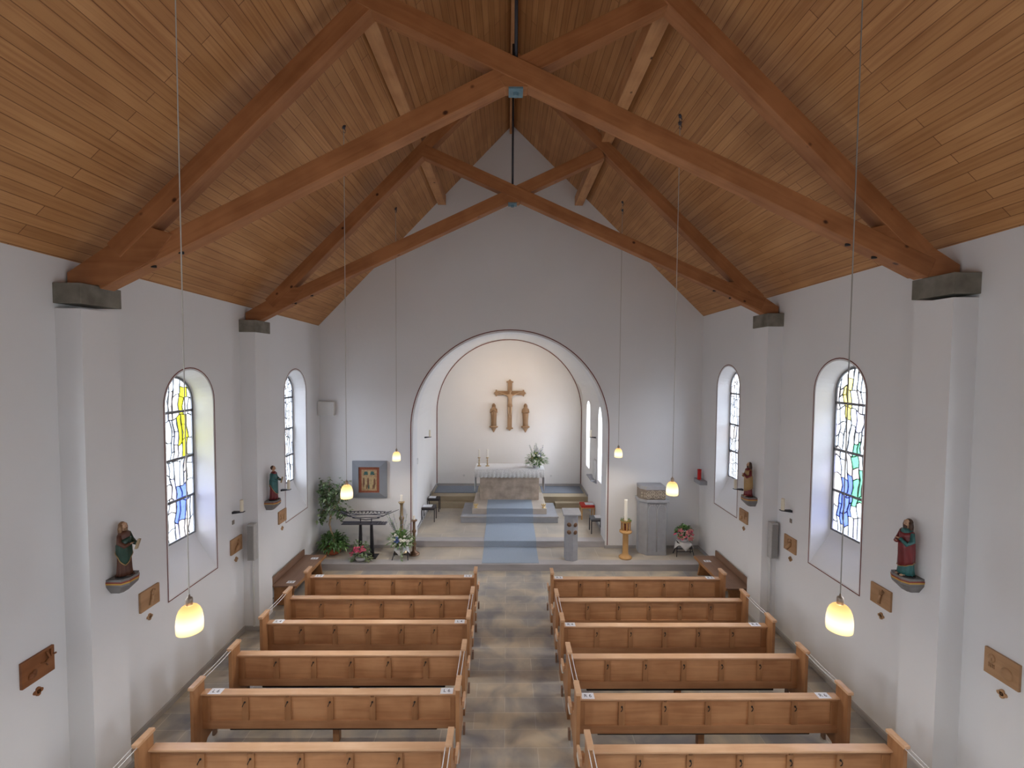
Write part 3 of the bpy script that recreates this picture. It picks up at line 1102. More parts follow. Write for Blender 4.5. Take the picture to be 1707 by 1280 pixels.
def truss(yc, Lc, Rc, Lr, Rr, cross, footL, footR, label):
    t = empty('roof_truss', (0, yc, 0))
    tag(t, label, 'truss')
    beam_part('scissor_brace', Lc[0], Lc[1], 0.012, 0.19, 0.235, t, M['beam'])
    beam_part('scissor_brace', Rc[0], Rc[1], -0.012, 0.19, 0.235, t, M['beam'])
    beam_part('rafter', Lr[0], Lr[1], 0.0, 0.20, 0.22, t, M['beam'])
    beam_part('rafter', Rr[0], Rr[1], 0.0, 0.20, 0.22, t, M['beam'])
    for poly in (footL, footR):
        m_ = MB()
        m_.prism(poly, 1, -0.094, 0.094)
        m_.build('foot_block', M['beam'], t, bevel=0.006)
    m_ = MB()
    cx_, cz_ = cross
    m_.tube([(cx_, 0.0, cz_ + 0.05), (cx_, 0.0, 11.62)], 0.022, 10)
    m_.build('tie_rod', M['iron'], t, smooth=True)
    m_ = MB()
    m_.prism([(cx_ - 0.20, cz_ - 0.10), (cx_, cz_ - 0.0), (cx_ + 0.20, cz_ - 0.10), (cx_ + 0.13, cz_ - 0.2), (cx_ - 0.13, cz_ - 0.2)], 1, -0.09, 0.09)
    m_.build('wedge_block', M['beam'], t, bevel=0.004)
    m_ = MB()
    m_.box(cx_ - 0.085, cx_ + 0.085, -0.09, 0.09, cz_ - 0.222, cz_ - 0.2)
    m_.tube([(cx_, 0, cz_ - 0.222), (cx_, 0, cz_ - 0.26)], 0.035, 6)
    m_.build('anchor_plate', M['steel_blue'], t)
    for (x_, z_) in ((Lc[0][0] + 0.62, 0), (Lc[0][0] + 0.95, 0)):  # black discs: the shade inside recessed bolt holes is put into their colour
        sl_ = (Lc[1][1] - Lc[0][1]) / (Lc[1][0] - Lc[0][0])
        zb = Lc[0][1] + sl_ * (x_ - Lc[0][0]) - 0.132
        m_ = MB()
        m_.tube([(x_, 0, zb - 0.012), (x_, 0, zb + 0.02)], 0.03, 12)
        m_.build('bolt_hole_shade', M['dark'], t)
    for (x_, z_) in ((Rc[0][0] - 0.62, 0), (Rc[0][0] - 0.95, 0)):  # same black discs for the shaded bolt holes of the other brace
        sl_ = (Rc[1][1] - Rc[0][1]) / (Rc[1][0] - Rc[0][0])
        zb = Rc[0][1] + sl_ * (x_ - Rc[0][0]) - 0.132
        m_ = MB()
        m_.tube([(x_, 0, zb - 0.012), (x_, 0, zb + 0.02)], 0.03, 12)
        m_.build('bolt_hole_shade', M['dark'], t)
    return t


truss(5.43, ((-4.85, 6.28), (1.90, 9.67)), ((5.08, 6.50), (-1.72, 9.58)), ((-4.62, 6.62), (0.10, 11.22)), ((5.02, 6.68), (0.12, 11.30)), (0.085, 8.76),
      [(-5.17, 6.222), (-4.70, 6.222), (-4.15, 6.53), (-3.93, 6.82), (-4.30, 6.93), (-4.72, 6.66), (-5.17, 6.36)],
      [(5.43, 6.417), (4.96, 6.417), (4.42, 6.68), (4.22, 6.95), (4.62, 7.04), (5.02, 6.80), (5.43, 6.55)],
      'large red-brown scissor truss of crossed beams spanning the nave nearest the ceiling edge')
truss(9.0, ((-4.85, 6.36), (1.85, 9.52)), ((5.12, 6.56), (-1.66, 9.50)), ((-4.70, 6.50), (0.10, 11.30)), ((5.05, 6.66), (0.12, 11.30)), (0.09, 8.72),
      [(-5.17, 6.162), (-4.90, 6.162), (-4.25, 6.50), (-4.0, 6.82), (-4.40, 6.83), (-4.75, 6.56), (-5.17, 6.32)],
      [(5.43, 6.377), (5.15, 6.377), (4.50, 6.69), (4.30, 6.98), (4.68, 7.03), (5.06, 6.76), (5.43, 6.52)],
      'red-brown scissor truss of crossed beams just before the white gable wall')
m = MB()
m.box(-0.11, 0.11, YR + 0.05, YB - 0.02, -0.12, 0.13)
o = m.build('roof_purlin', M['beam_y'], loc=(-1.80, 0, 9.80), bevel=0.008)
tag(o, 'long pale wooden purlin under the boarded roof slope on the painting side', 'purlin')
o = m.build('roof_purlin', M['beam_y'], loc=(1.94, 0, 9.82), bevel=0.008)
tag(o, 'long pale wooden purlin under the boarded roof slope on the stone pillar side', 'purlin')
m = MB()
m.box(-0.055, 0.055, YR + 0.05, YB - 0.02, -0.02, 0.2)
tag(m.build('ridge_beam', M['beam_y'], loc=(0.09, 0, 11.62), bevel=0.006), 'narrow wooden ridge beam along the top of the boarded roof', 'beam')


# ------------------------------------------------------------------ pews
def build_pew(Wd, nm='church_pew'):
    t = empty(nm, (0, 0, 0))
    h = Wd / 2
    prof_ = [(0.03, 0), (0.225, 0), (0.235, 0.10), (0.28, 0.16), (0.50, 0.20), (0.585, 0.30), (0.60, 0.40), (0.585, 0.50), (0.50, 0.545), (0.36, 0.545), (0.27, 0.60), (0.235, 0.72), (0.235, 1.02), (0.02, 1.02), (0.02, 0.1)]
    for s_ in (-1, 1):
        m_ = MB()
        a, b = sorted((s_ * (h - 0.012), s_ * (h - 0.062)))
        m_.prism(prof_, 0, a, b)
        e_ = m_.build('pew_end', M['pew_end'], t, bevel=0.005)
        m_ = MB()
        a, b = sorted((s_ * h, s_ * (h - 0.074)))
        m_.box(a, b, 0.0, 0.25, 1.02, 1.06)
        m_.build('end_cap', M['pew_top'], e_, bevel=0.005)
    m_ = MB()
    m_.box(-h + 0.062, h - 0.062, 0.145, 0.258, 0.848, 0.872)
    m_.build('book_ledge', M['pew_top'], t, bevel=0.006)
    m_ = MB()
    m_.box(-h + 0.062, h - 0.062, 0.205, 0.225, 0.36, 0.848)
    m_.build('backrest', M['pew'], t)
    st = 6
    iw = Wd - 0.124
    for za, zb in ((0.80, 0.848), (0.36, 0.475)):
        m_ = MB()
        m_.box(-h + 0.062, h - 0.062, 0.182, 0.206, za, zb)
        m_.build('rail', M['pew_rail'], t, bevel=0.003)
    xs = [-h + 0.062 + iw * i / st for i in range(st + 1)]
    for i, x in enumerate(xs):
        a = x - (0.04 if 0 < i < st else 0) - (0.0 if i != st else 0.09)
        b = x + (0.04 if 0 < i < st else 0) + (0.09 if i == 0 else 0)
        m_ = MB()
        m_.box(a, b, 0.182, 0.206, 0.475, 0.80)
        m_.build('stile', M['pew_end'], t, bevel=0.003)
    for i in range(1, st):
        m_ = MB()
        m_.tube([(xs[i], 0.19, 0.735), (xs[i], 0.172, 0.735)], 0.012, 8)
        m_.tube([(xs[i], 0.175, 0.738), (xs[i], 0.148, 0.732), (xs[i] - 0.010, 0.142, 0.712), (xs[i] - 0.018, 0.155, 0.69)], 0.0055, 6)
        m_.build('hook', M['dark'], t, smooth=True)
        if i in (2, 4):
            m_ = MB()
            m_.prism([(0.150, 0.848), (0.185, 0.848), (0.185, 0.79)], 0, xs[i] - 0.022, xs[i] + 0.022)
            m_.build('bracket', M['pew_end'], t, bevel=0.003)
    m_ = MB()
    m_.box(-h + 0.062, h - 0.062, 0.23, 0.60, 0.415, 0.445)
    m_.build('seat', M['pew'], t, bevel=0.006)
    m_ = MB()
    m_.box(-h - 0.01, h + 0.01, 0.34, 0.56, 0.5455, 0.58) if False else None
    m_.box(-h + 0.075, h - 0.075, 0.27, 0.60, 0.446, 0.485)
    m_.build('seat_cushion', M['cushion'], t, bevel=0.015)
    for s_ in (-1, 1):
        a, b = sorted((s_ * (h - 0.011), s_ * (h + 0.022)))
        m_ = MB()
        m_.prism([(0.36, 0.50), (0.58, 0.50), (0.605, 0.53), (0.59, 0.575), (0.50, 0.60), (0.38, 0.585)], 0, a, b)
        m_.build('arm_bracket', M['pew_top'], t, bevel=0.004)
        m_ = MB()
        m_.box(a, b, 0.44, 0.60, 0.415, 0.485)
        m_.build('cushion_end', M['cushion'], t, bevel=0.012)
        m_ = MB()
        m_.box(a, b, 0.49, 0.56, 0.0, 0.14)
        m_.build('foot', M['bench'], t, bevel=0.004)
    m_ = MB()
    m_.box(-0.045, 0.045, 0.38, 0.46, 0, 0.415)
    m_.build('leg', M['pew_end'], t, bevel=0.004)
    m_ = MB()
    m_.box(-h + 0.35, h - 0.35, 0.30, 0.42, 0.24, 0.33)
    m_.build('heater', M['dark'], t, bevel=0.01)
    return t


ROWS_L = [9.035, 8.182, 7.361, 6.521, 5.709, 4.835]
ROWS_R = [8.97, 8.10, 7.27, 6.445, 5.61, 4.79]
ordn = ['first', 'second', 'third', 'fourth', 'fifth', 'sixth']
note = ['with a paper card at each end, directly before the platform step', 'without cards, just behind the front pew', 'with cards at both ends', 'without paper cards, fourth row back',
        'with large readable cards at both ends', 'cut off by the picture edge, last visible row']
pewL = build_pew(3.56)
pewR = build_pew(3.64)
for rows, P, xc, sname in ((ROWS_L, pewL, -2.37, 'painting side'), (ROWS_R, pewR, 2.745, 'stone pillar side')):
    for i, y in enumerate(rows):
        lab = 'wooden pew, %s row from the altar, %s of the aisle' % (ordn[i], sname)
        grp = 'pews on the %s of the aisle' % sname
        if i == 0:
            P.location = (xc, y, 0)
            tag(P, lab, 'pew', grp)
        else:
            dup(P, (xc, y, 0), label=lab, group=grp)


# number cards on the ledges
def card(txt, x, y, z, lab, rz=0.0, tilt=0.0):
    c = empty('number_card', (x, y, z), rz)
    tag(c, lab, 'card', 'numbered paper cards on the pews')
    m_ = MB()
    m_.box(-0.085, 0.085, -0.055, 0.055, 0, 0.0012)
    m_.build('sheet', M['paper'], c)
    text_part(txt, 0.075, M['ink'], c, (0, 0, 0.0016), (0, 0, 0))


for k_, i in enumerate((0, 2, 4)):
    n2 = 2 * (k_ + 1)
    for x, e_ in ((-0.6 - 0.19, 'aisle end'), (-4.15 + 0.24, 'wall end')):
        card('L %d' % n2, x, ROWS_L[i] + 0.2015, 0.8725, 'white card reading L %d at the %s of the %s-row pew' % (n2, e_, ordn[i]))
    for x, e_ in ((0.925 + 0.19, 'aisle end'), (4.565 - 0.26, 'wall end')):
        card('R %d' % n2, x, ROWS_R[i] + 0.2015, 0.8725, 'white card reading R %d at the %s of the %s-row pew' % (n2, e_, ordn[i]))

# barrier tape closing the blocked rows
for rows, xa, xw, bs in ((ROWS_L, -0.6 - 0.037, -4.15 + 0.037, 'painting side'), (ROWS_R, 0.925 + 0.037, 4.565 - 0.037, 'stone pillar side')):
    for i in (1, 3, 5):
        for x, e_ in ((xa, 'aisle'), (xw, 'wall')):
            ya = rows[i] + 0.003
            yb = rows[i + 1] + 0.247 if i < 5 else rows[5] - 0.62
            ya -= 0.006
            yb += 0.006
            t = empty('barrier_tape', (x, ya, 1.0))
            nxt = ordn[i + 1] if i < 5 else 'seventh'
            tag(t, 'pale tape strung between the %s and %s pew at the %s, %s' % (ordn[i], nxt, e_, bs), 'tape', 'tape across the closed pew rows')
            for dx in (-0.026, 0.026):
                m_ = MB()
                pts = []
                for q in range(9):
                    u = q / 8
                    pts.append((dx, (yb - ya) * u, 0.03 - 0.010 * math.sin(PI * u)))
                m_.tube(pts, 0.0055, 6)
                m_.build('strand', M['tape'], t, smooth=True)

# wall benches
for s_, xw, y0, y1, lab in ((-1, XL, 9.62, 11.24, 'dark wooden bench along the wall beside the potted ficus'), (1, XR, 9.52, 11.22, 'dark wooden bench along the wall beside the pink flower stand')):
    t = empty('wall_bench', (xw, y0, 0))
    tag(t, lab, 'bench')
    L = y1 - y0
    d = -s_
    m_ = MB()
    a, b = sorted((d * 0.09, d * 0.60))
    m_.box(a, b, 0, L, 0.43, 0.46)
    m_.build('seat', M['bench'], t, bevel=0.004)
    m_ = MB()
    a, b = sorted((d * 0.60, d * 0.625))
    m_.box(a, b, 0, L, 0.40, 0.462)
    m_.build('seat_edge', M['bench_edge'], t, bevel=0.003)
    m_ = MB()
    a, b = sorted((d * 0.045, d * 0.075))
    m_.box(a, b, 0, L, 0.40, 0.60)
    m_.build('backrest', M['bench'], t, bevel=0.003)
    for yy in (0.06, L - 0.12):
        m_ = MB()
        m_.prism([(d * 0.1, 0.43), (d * 0.56, 0.43), (d * 0.52, 0.25), (d * 0.56, 0.0), (d * 0.1, 0.0)], 1, yy, yy + 0.045)
        m_.build('leg', M['bench_edge'], t, bevel=0.004)
card('L 2', XL + 0.42, 9.80, 0.4605, 'white card on the near end of the bench beneath the painting-side wall', rz=0.0)
card('L 2', XL + 0.42, 11.02, 0.4605, 'white card on the bench end beside the terracotta pot', rz=0.0)
card('R 2', XR - 0.42, 10.9, 0.4605, 'white card on the bench end beside the pink flower stand', rz=0.0)


# ------------------------------------------------------------------ pendant lamps
def build_pendant():
    t = empty('pendant_lamp', (0, 0, 0))   # origin: lower rim
    m_ = MB()
    pr = [(0.094, 0.0), (0.0965, 0.025), (0.097, 0.07), (0.094, 0.11), (0.087, 0.15), (0.075, 0.183), (0.058, 0.205), (0.038, 0.217), (0.024, 0.220)]
    pr2 = [(r - 0.005, z) for r, z in pr[::-1]]
    pr2[-1] = (0.090, 0.002)
    m_.lathe(pr + pr2, n=40, cap=False)
    m_.build('lamp_shade', M['lamp_glass'], t, smooth=True)
    m_ = MB()
    m_.lathe([(0.0, 0.212), (0.025, 0.212), (0.026, 0.268), (0.022, 0.280), (0.010, 0.288), (0.006, 0.308), (0.0, 0.31)], n=20)
    m_.build('lamp_socket', M['socket'], t, smooth=True)
    m_ = MB()
    m_.ell((0, 0, 0.10), (0.03, 0.03, 0.04), 14, 9)
    m_.build('bulb', M['lamp_bulb'], t, smooth=True)
    return t


pend = build_pendant()
LAMPS = [(-2.60, 3.62, 3.10, 'glowing glass pendant lamp before the large stained window near the brown-robed statue'),
         (2.80, 3.62, 3.11, 'glowing glass pendant lamp near the statue with the red mantle'),
         (-2.62, 7.28, 3.115, 'glowing glass pendant lamp hanging before the framed painting'),
         (2.76, 7.30, 3.18, 'glowing glass pendant lamp hanging before the carved stone pillar'),
         (-2.66, 10.75, 2.99, 'small glowing glass pendant lamp beside the arch, painting side'),
         (2.78, 10.95, 3.06, 'small glowing glass pendant lamp beside the arch, paschal candle side')]
for i, (x, y, z, lab) in enumerate(LAMPS):
    p = pend if i == 0 else dup(pend, (x, y, z))
    p.location = (x, y, z)
    tag(p, lab, 'lamp', 'pendant lamps')
    ze = zeL(y) if x < 0 else zeR(y)
    sl = (ZRG - ze) / abs(XRG - (XL if x < 0 else XR))
    zr = ze + abs(x - (XL if x < 0 else XR)) * sl
    m_ = MB()
    rr = 0.0045 if i < 2 else 0.0055
    m_.tube([(0, 0, 0.305), (0, 0, zr - z - 0.05)], rr, 6)
    m_.build('lamp_cord', M['cord'], p)
    m_ = MB()
    m_.tube([(0, 0, zr - z + 0.01), (0, 0, zr - z - 0.035)], [0.03, 0.022], 10)
    m_.tube([(0.0, 0, zr - z - 0.03), (0.03, 0, zr - z - 0.06), (0.02, 0, zr - z - 0.10), (-0.012, 0, zr - z - 0.085), (0, 0, zr - z - 0.05)], 0.006, 6)
    m_.build('ceiling_hook', M['iron_light'], p, smooth=True)
    light('pendant_light', 'POINT', (x, y, z + 0.08), 105, (1.0, 0.86, 0.68), 0.05)


# ------------------------------------------------------------------ wall things
def relief(y, z, side, dark, lab, seed):
    X = XL if side < 0 else XR
    t = empty('station_relief', (X, y, z), 0)
    tag(t, lab, 'relief', None)
    d = -side
    mt = M['relief_dark'] if dark else M['relief']
    m_ = MB()
    a, b = sorted((0.0, d * 0.032))
    m_.box(a, b, -0.172, 0.172, -0.145, 0.145)
    m_.build('panel', mt, t, bevel=0.004)
    rnd = random.Random(seed)
    m_ = MB()
    k = seed % 4

    def P(a, b, c):
        return (d * c, a * (-side), b)
    if k == 0:      # stone heap and branches
        for q in range(5):
            m_.ell(P(-0.08 + rnd.uniform(-0.04, 0.04), -0.05 + rnd.uniform(-0.03, 0.04), 0.035), (0.02, 0.03, 0.028), 8, 6)
        m_.tube([P(0.02, 0.03, 0.035), P(0.07, 0.0, 0.045), P(0.09, -0.04, 0.035)], 0.007, 6)
        m_.tube([P(0.08, 0.12, 0.04), P(0.10, 0.04, 0.055), P(0.06, 0.0, 0.035)], 0.012, 6)
        m_.tube([P(0.13, 0.12, 0.04), P(0.12, 0.05, 0.05), P(0.17, 0.05, 0.05)], 0.012, 6)
    elif k == 1:    # raised forearm and hand
        m_.tube([P(-0.01, -0.10, 0.035), P(0.01, -0.02, 0.05), P(0.02, 0.04, 0.045)], [0.022, 0.018, 0.02], 8)
        for q in range(5):
            a_ = -0.02 + q * 0.014
            m_.tube([P(0.02 + a_ * 0.4, 0.04, 0.045), P(0.025 + a_, 0.075 + 0.012 * (2 - abs(q - 2)), 0.05), P(0.03 + a_ * 1.3, 0.095 + 0.012 * (2 - abs(q - 2)), 0.04)], 0.006, 6)
    elif k == 2:    # bowed figure
        m_.tube([P(-0.07, -0.12, 0.03), P(-0.03, -0.06, 0.05), P(0.03, -0.01, 0.055), P(0.05, 0.05, 0.045)], [0.02, 0.04, 0.035, 0.018], 8)
        m_.ell(P(0.045, 0.085, 0.045), (0.018, 0.022, 0.026), 8, 6)
        m_.tube([P(0.02, 0.0, 0.06), P(-0.02, 0.05, 0.06), P(-0.01, 0.10, 0.05)], 0.008, 6)
    else:           # face and large rounded stone
        m_.ell(P(-0.09, 0.05, 0.034), (0.024, 0.036, 0.050), 10, 8)
        m_.ell(P(-0.075, 0.05, 0.055), (0.012, 0.008, 0.018), 6, 5)
        for q in range(4):
            m_.tube([P(-0.12 + 0.018 * q, -0.01, 0.035), P(-0.115 + 0.018 * q, -0.05, 0.04)], 0.006, 6)
        m_.ell(P(0.06, -0.03, 0.03), (0.026, 0.062, 0.07), 12, 8)
    m_.build('carving', mt, t, smooth=True)
    # small quatrefoil cross below
    m_ = MB()
    for ax, az in ((0.028, 0), (-0.028, 0), (0, 0.028), (0, -0.028), (0, 0)):
        m_.tube([(0, ax, az), (d * 0.018, ax, az)], 0.022, 12)
    q = m_.build('consecration_cross', M['relief_dark'] if dark else M['relief'], loc=(X, y - side * 0.005, z - 0.285))
    tail = lab.replace('carved wooden wall panel', 'panel')
    tag(q, 'tiny wooden quatrefoil cross below the ' + (tail.replace('carved dark', 'dark') if len(tail.split()) < 10 else ' '.join(tail.split(',')[0].split()[:9])), 'cross')
    return t


relief(4.872, 1.935, -1, True, 'carved dark red wall panel with branches, the darkest of the wall panels', 0)
relief(6.42, 1.895, -1, False, 'carved wooden wall panel of a hand, under the brown-robed statue', 1)
relief(8.50, 1.83, -1, False, 'carved wooden wall panel of a bowed figure, beside the painting-side column speaker', 2)
relief(10.26, 1.79, -1, False, 'carved wooden wall panel seen edge-on, under the green-mantled statue', 3)
relief(4.69, 2.03, 1, False, 'carved wooden wall panel of a face and rounded stone, stone pillar side', 3)
relief(6.27, 2.0, 1, False, 'carved wooden wall panel of a small hand, under the red-mantled statue', 1)
relief(8.34, 1.93, 1, False, 'carved wooden wall panel beside the column speaker, stone pillar side', 2)
relief(10.02, 1.90, 1, False, 'carved wooden wall panel seen edge-on, under the yellow-cloaked statue', 0)


def sconce(X, side, y, z, lab, plate_lab=None, s=1.0, cm='candle_cream'):
    t = empty('candle_sconce', (X, y, z))
    tag(t, lab, 'sconce')
    d = -side
    m_ = MB()
    m_.prism([(0, 0), (d * 0.22 * s, 0), (d * 0.22 * s, -0.012), (0, -0.045)], 1, -0.035, 0.035)
    m_.build('bracket', M['iron'], t, bevel=0.003)
    c = MB()
    c.lathe([(0.0, 0), (0.032 * s, 0), (0.032 * s, 0.215 * s), (0.027 * s, 0.222 * s), (0.0, 0.218 * s)], n=20)
    q = c.build('wall_candle', M[cm], smooth=False, loc=(X + d * 0.17 * s, y, z + 0.001))
    tag(q, 'cream candle on the ' + lab.replace('small ', ''), 'candle')
    if plate_lab:
        m_ = MB()
        a, b = sorted((0.0, d * 0.012))
        m_.box(a, b, -0.03, 0.03, -0.04, 0.04)
        q = m_.build('consecration_plate', M['brownstone'], loc=(X, y, z - 0.21), bevel=0.003)
        tag(q, plate_lab, 'plate')


sconce(XL, -1, 8.44, 2.50, 'small black wall bracket above the painting-side column speaker', 'tiny grey wall plate under the bracket, painting side')
sconce(XR, 1, 8.36, 2.585, 'small black wall bracket above the column speaker, stone pillar side', 'tiny grey wall plate under the bracket, stone pillar side')
sconce(XL, -1, 10.26, 2.42, 'small black wall bracket behind the green-mantled statue')
sconce(XR, 1, 10.12, 2.51, 'small black wall bracket beside the yellow-cloaked statue')
sconce(XCL, -1, 14.6, 2.96, 'thin black bracket on the chancel wall above the dark stools')
sconce(XCR, 1, 14.35, 3.02, 'thin black bracket on the chancel wall between its windows')

# sanctuary light on stone shelf
t = empty('stone_shelf', (XR, 12.12, 2.21))
tag(t, 'small grey stone wall shelf in the corner past the painted windows', 'shelf')
m = MB()
m.box(-0.2, 0, -0.2, 0.2, -0.11, 0)
m.build('shelf_block', M['greystone'], t, bevel=0.004)
m = MB()
m.lathe([(0.0, 0.0), (0.05, 0), (0.052, 0.26), (0.058, 0.275), (0.044, 0.275), (0.04, 0.03), (0, 0.03)], n=24)
tag(m.build('sanctuary_light', M['red_glass'], smooth=False, loc=(XR - 0.13, 12.13, 2.211)), 'red glass sanctuary light on the stone wall shelf', 'light')

# column speakers on the pilasters
for s_, x, y, z0, lab in ((-1, XL + 0.22, 8.66, 1.46, 'slim grey column loudspeaker on the pilaster, painting side'), (1, XR - 0.12, 8.70, 1.50, 'slim grey column loudspeaker on the pilaster, stone pillar side')):
    t = empty('column_speaker', (x, y, z0))
    tag(t, lab, 'speaker')
    m_ = MB()
    m_.box(-0.07, 0.07, -0.04, 0.088, 0, 0.72)
    m_.build('speaker_body', M['speaker'], t, bevel=0.008)
    m_ = MB()
    m_.box(-0.055, 0.055, -0.048, -0.039, 0.02, 0.69)
    m_.build('grille', M['speaker_grille'], t, bevel=0.003)
    m_ = MB()
    m_.box(-0.03, -0.005, 0.055, 0.088, -z0 + 0.09, 0.0)
    m_.build('cable_duct', M['white_box'], t)

# white wall box high in the corner
t = empty('wall_speaker', (XL + 0.24, 12.32, 4.10), 0)
tag(t, 'white box loudspeaker high in the corner above the ficus', 'speaker')
m = MB()
m.box(-0.23, 0.21, -0.08, 0.075, -0.19, 0.19)
m.build('speaker_box', M['white_box'], t, bevel=0.006)
m = MB()
m.box(-0.20, 0.18, -0.088, -0.079, -0.165, 0.165)
m.build('grille', M['white_box'], t, bevel=0.003)

# chancel wall bits
for x, lab in ((-1.62, 'small grey wall socket low behind the altar, painting side'), (1.73, 'small grey wall socket low behind the altar, red cushion side')):
    m = MB()
    m.box(-0.04, 0.04, -0.015, 0.0, -0.04, 0.04)
    tag(m.build('wall_socket', M['white_box'], loc=(x, YC, 1.09), bevel=0.004), lab, 'socket')
m = MB()
m.tube([(0, 0, 0), (0.03, 0, 0)], 0.09, 20)
tag(m.build('wall_disc', M['white_box'], loc=(XCL, 13.35, 2.42)), 'small pale round disc on the chancel side wall by the arch', 'disc')
m = MB()
m.prism([(0, 0), (-0.18, 0), (-0.18, -0.04), (0, -0.12)], 1, -0.42, 0.42)
tag(m.build('credence_shelf', M['greystone'], loc=(XCR, 14.55, 1.66), bevel=0.004), 'grey stone shelf on the chancel wall between the windows', 'shelf')
t = empty('wall_safe', (XCR, 14.32, 1.84))
tag(t, 'small narrow white wall cabinet above the stone shelf in the chancel', 'cabinet')
m = MB()
m.box(-0.06, 0.0, -0.16, 0.16, -0.175, 0.45)
m.build('cabinet_body', M['white_box'], t, bevel=0.006)
m = MB()
m.box(-0.07, -0.059, -0.14, 0.14, -0.15, 0.43)
m.build('cabinet_door', M['white_box'], t, bevel=0.003)


# ------------------------------------------------------------------ statues
def fold_ring(z, rx, ry, ph, amp, n=48, nf=9, off=(0, 0)):
    out = []
    for j in range(n):
        a = 2 * PI * j / n
        k_ = 1 + amp * math.sin(nf * a + ph) + amp * 0.6 * math.sin((nf * 2 - 3) * a + 2.1 * ph)
        out.append((off[0] + rx * k_ * math.cos(a), off[1] + ry * k_ * math.sin(a), z))
    return out


def hand(m_, p, d, s, mi=0):
    """small hand at p pointing along d: palm, four fingers and a thumb"""
    p = Vector(p)
    d = Vector(d).normalized()
    sd = d.cross(Vector((0, 0, 1)))
    if sd.length < 0.1:
        sd = Vector((1, 0, 0))
    sd.normalize()
    m_.tube([p, p + d * 0.35 * s, p + d * 0.55 * s], [0.17 * s, 0.21 * s, 0.16 * s], 8, mi)
    for q in range(4):
        o_ = sd * (q - 1.5) * 0.1 * s
        L = (0.42, 0.5, 0.47, 0.36)[q] * s
        m_.tube([p + d * 0.45 * s + o_, p + d * (0.45 * s + L * 0.6) + o_, p + d * (0.45 * s + L) + o_ - Vector((0, 0, 0.12 * s))], [0.055 * s, 0.05 * s, 0.04 * s], 6, mi)
    m_.tube([p + d * 0.1 * s + sd * 0.15 * s, p + d * 0.3 * s + sd * 0.3 * s, p + d * 0.5 * s + sd * 0.3 * s], [0.06 * s, 0.055 * s, 0.04 * s], 6, mi)


def head_parts(t, H, z, skin, hair, beard=True, long_hair=True, tilt=0.0, face=-1, nm='head'):
    hh = H * 0.068
    m_ = MB()
    m_.ell((0, 0, z), (hh * 0.72, hh * 0.82, hh), 16, 12)
    m_.ell((0, face * hh * 0.85, z - hh * 0.08), (hh * 0.12, hh * 0.2, hh * 0.22), 8, 6)       # nose
    for s_ in (-1, 1):
        m_.ell((s_ * hh * 0.30, face * hh * 0.70, z + hh * 0.05), (hh * 0.14, hh * 0.09, hh * 0.07), 8, 6, 1)   # eyes
        m_.ell((s_ * hh * 0.72, 0, z - hh * 0.02), (hh * 0.08, hh * 0.15, hh * 0.22), 8, 6)     # ears
    m_.ell((0, face * hh * 0.76, z - hh * 0.42), (hh * 0.22, hh * 0.1, hh * 0.07), 8, 6, 2)     # mouth
    m_.tube([(0, 0, z - hh * 0.6), (0, 0, z - hh * 1.5)], [hh * 0.42, hh * 0.5], 10)
    m_.build(nm, [skin, M['dark'], M['red_paint']], t, smooth=True)
    m_ = MB()
    m_.ell((0, -face * hh * 0.40, z + hh * 0.18), (hh * 0.86, hh * 0.80, hh * 0.95), 16, 10)
    if long_hair:
        for s_ in (-1, 1):
            m_.tube([(s_ * hh * 0.6, -face * hh * 0.1, z + hh * 0.4), (s_ * hh * 0.85, -face * hh * 0.1, z - hh * 0.5), (s_ * hh * 0.95, -face * 0.0, z - hh * 2.1)], [hh * 0.38, hh * 0.42, hh * 0.2], 8)
        m_.tube([(0, -face * hh * 0.6, z + hh * 0.2), (0, -face * hh * 0.72, z - hh * 1.0), (0, -face * hh * 0.95, z - hh * 2.7)], [hh * 0.62, hh * 0.72, hh * 0.45], 10)
    if beard:
        m_.ell((0, face * hh * 0.52, z - hh * 0.82), (hh * 0.42, hh * 0.34, hh * 0.55), 10, 8)
    m_.build('hair', hair, t, smooth=True)


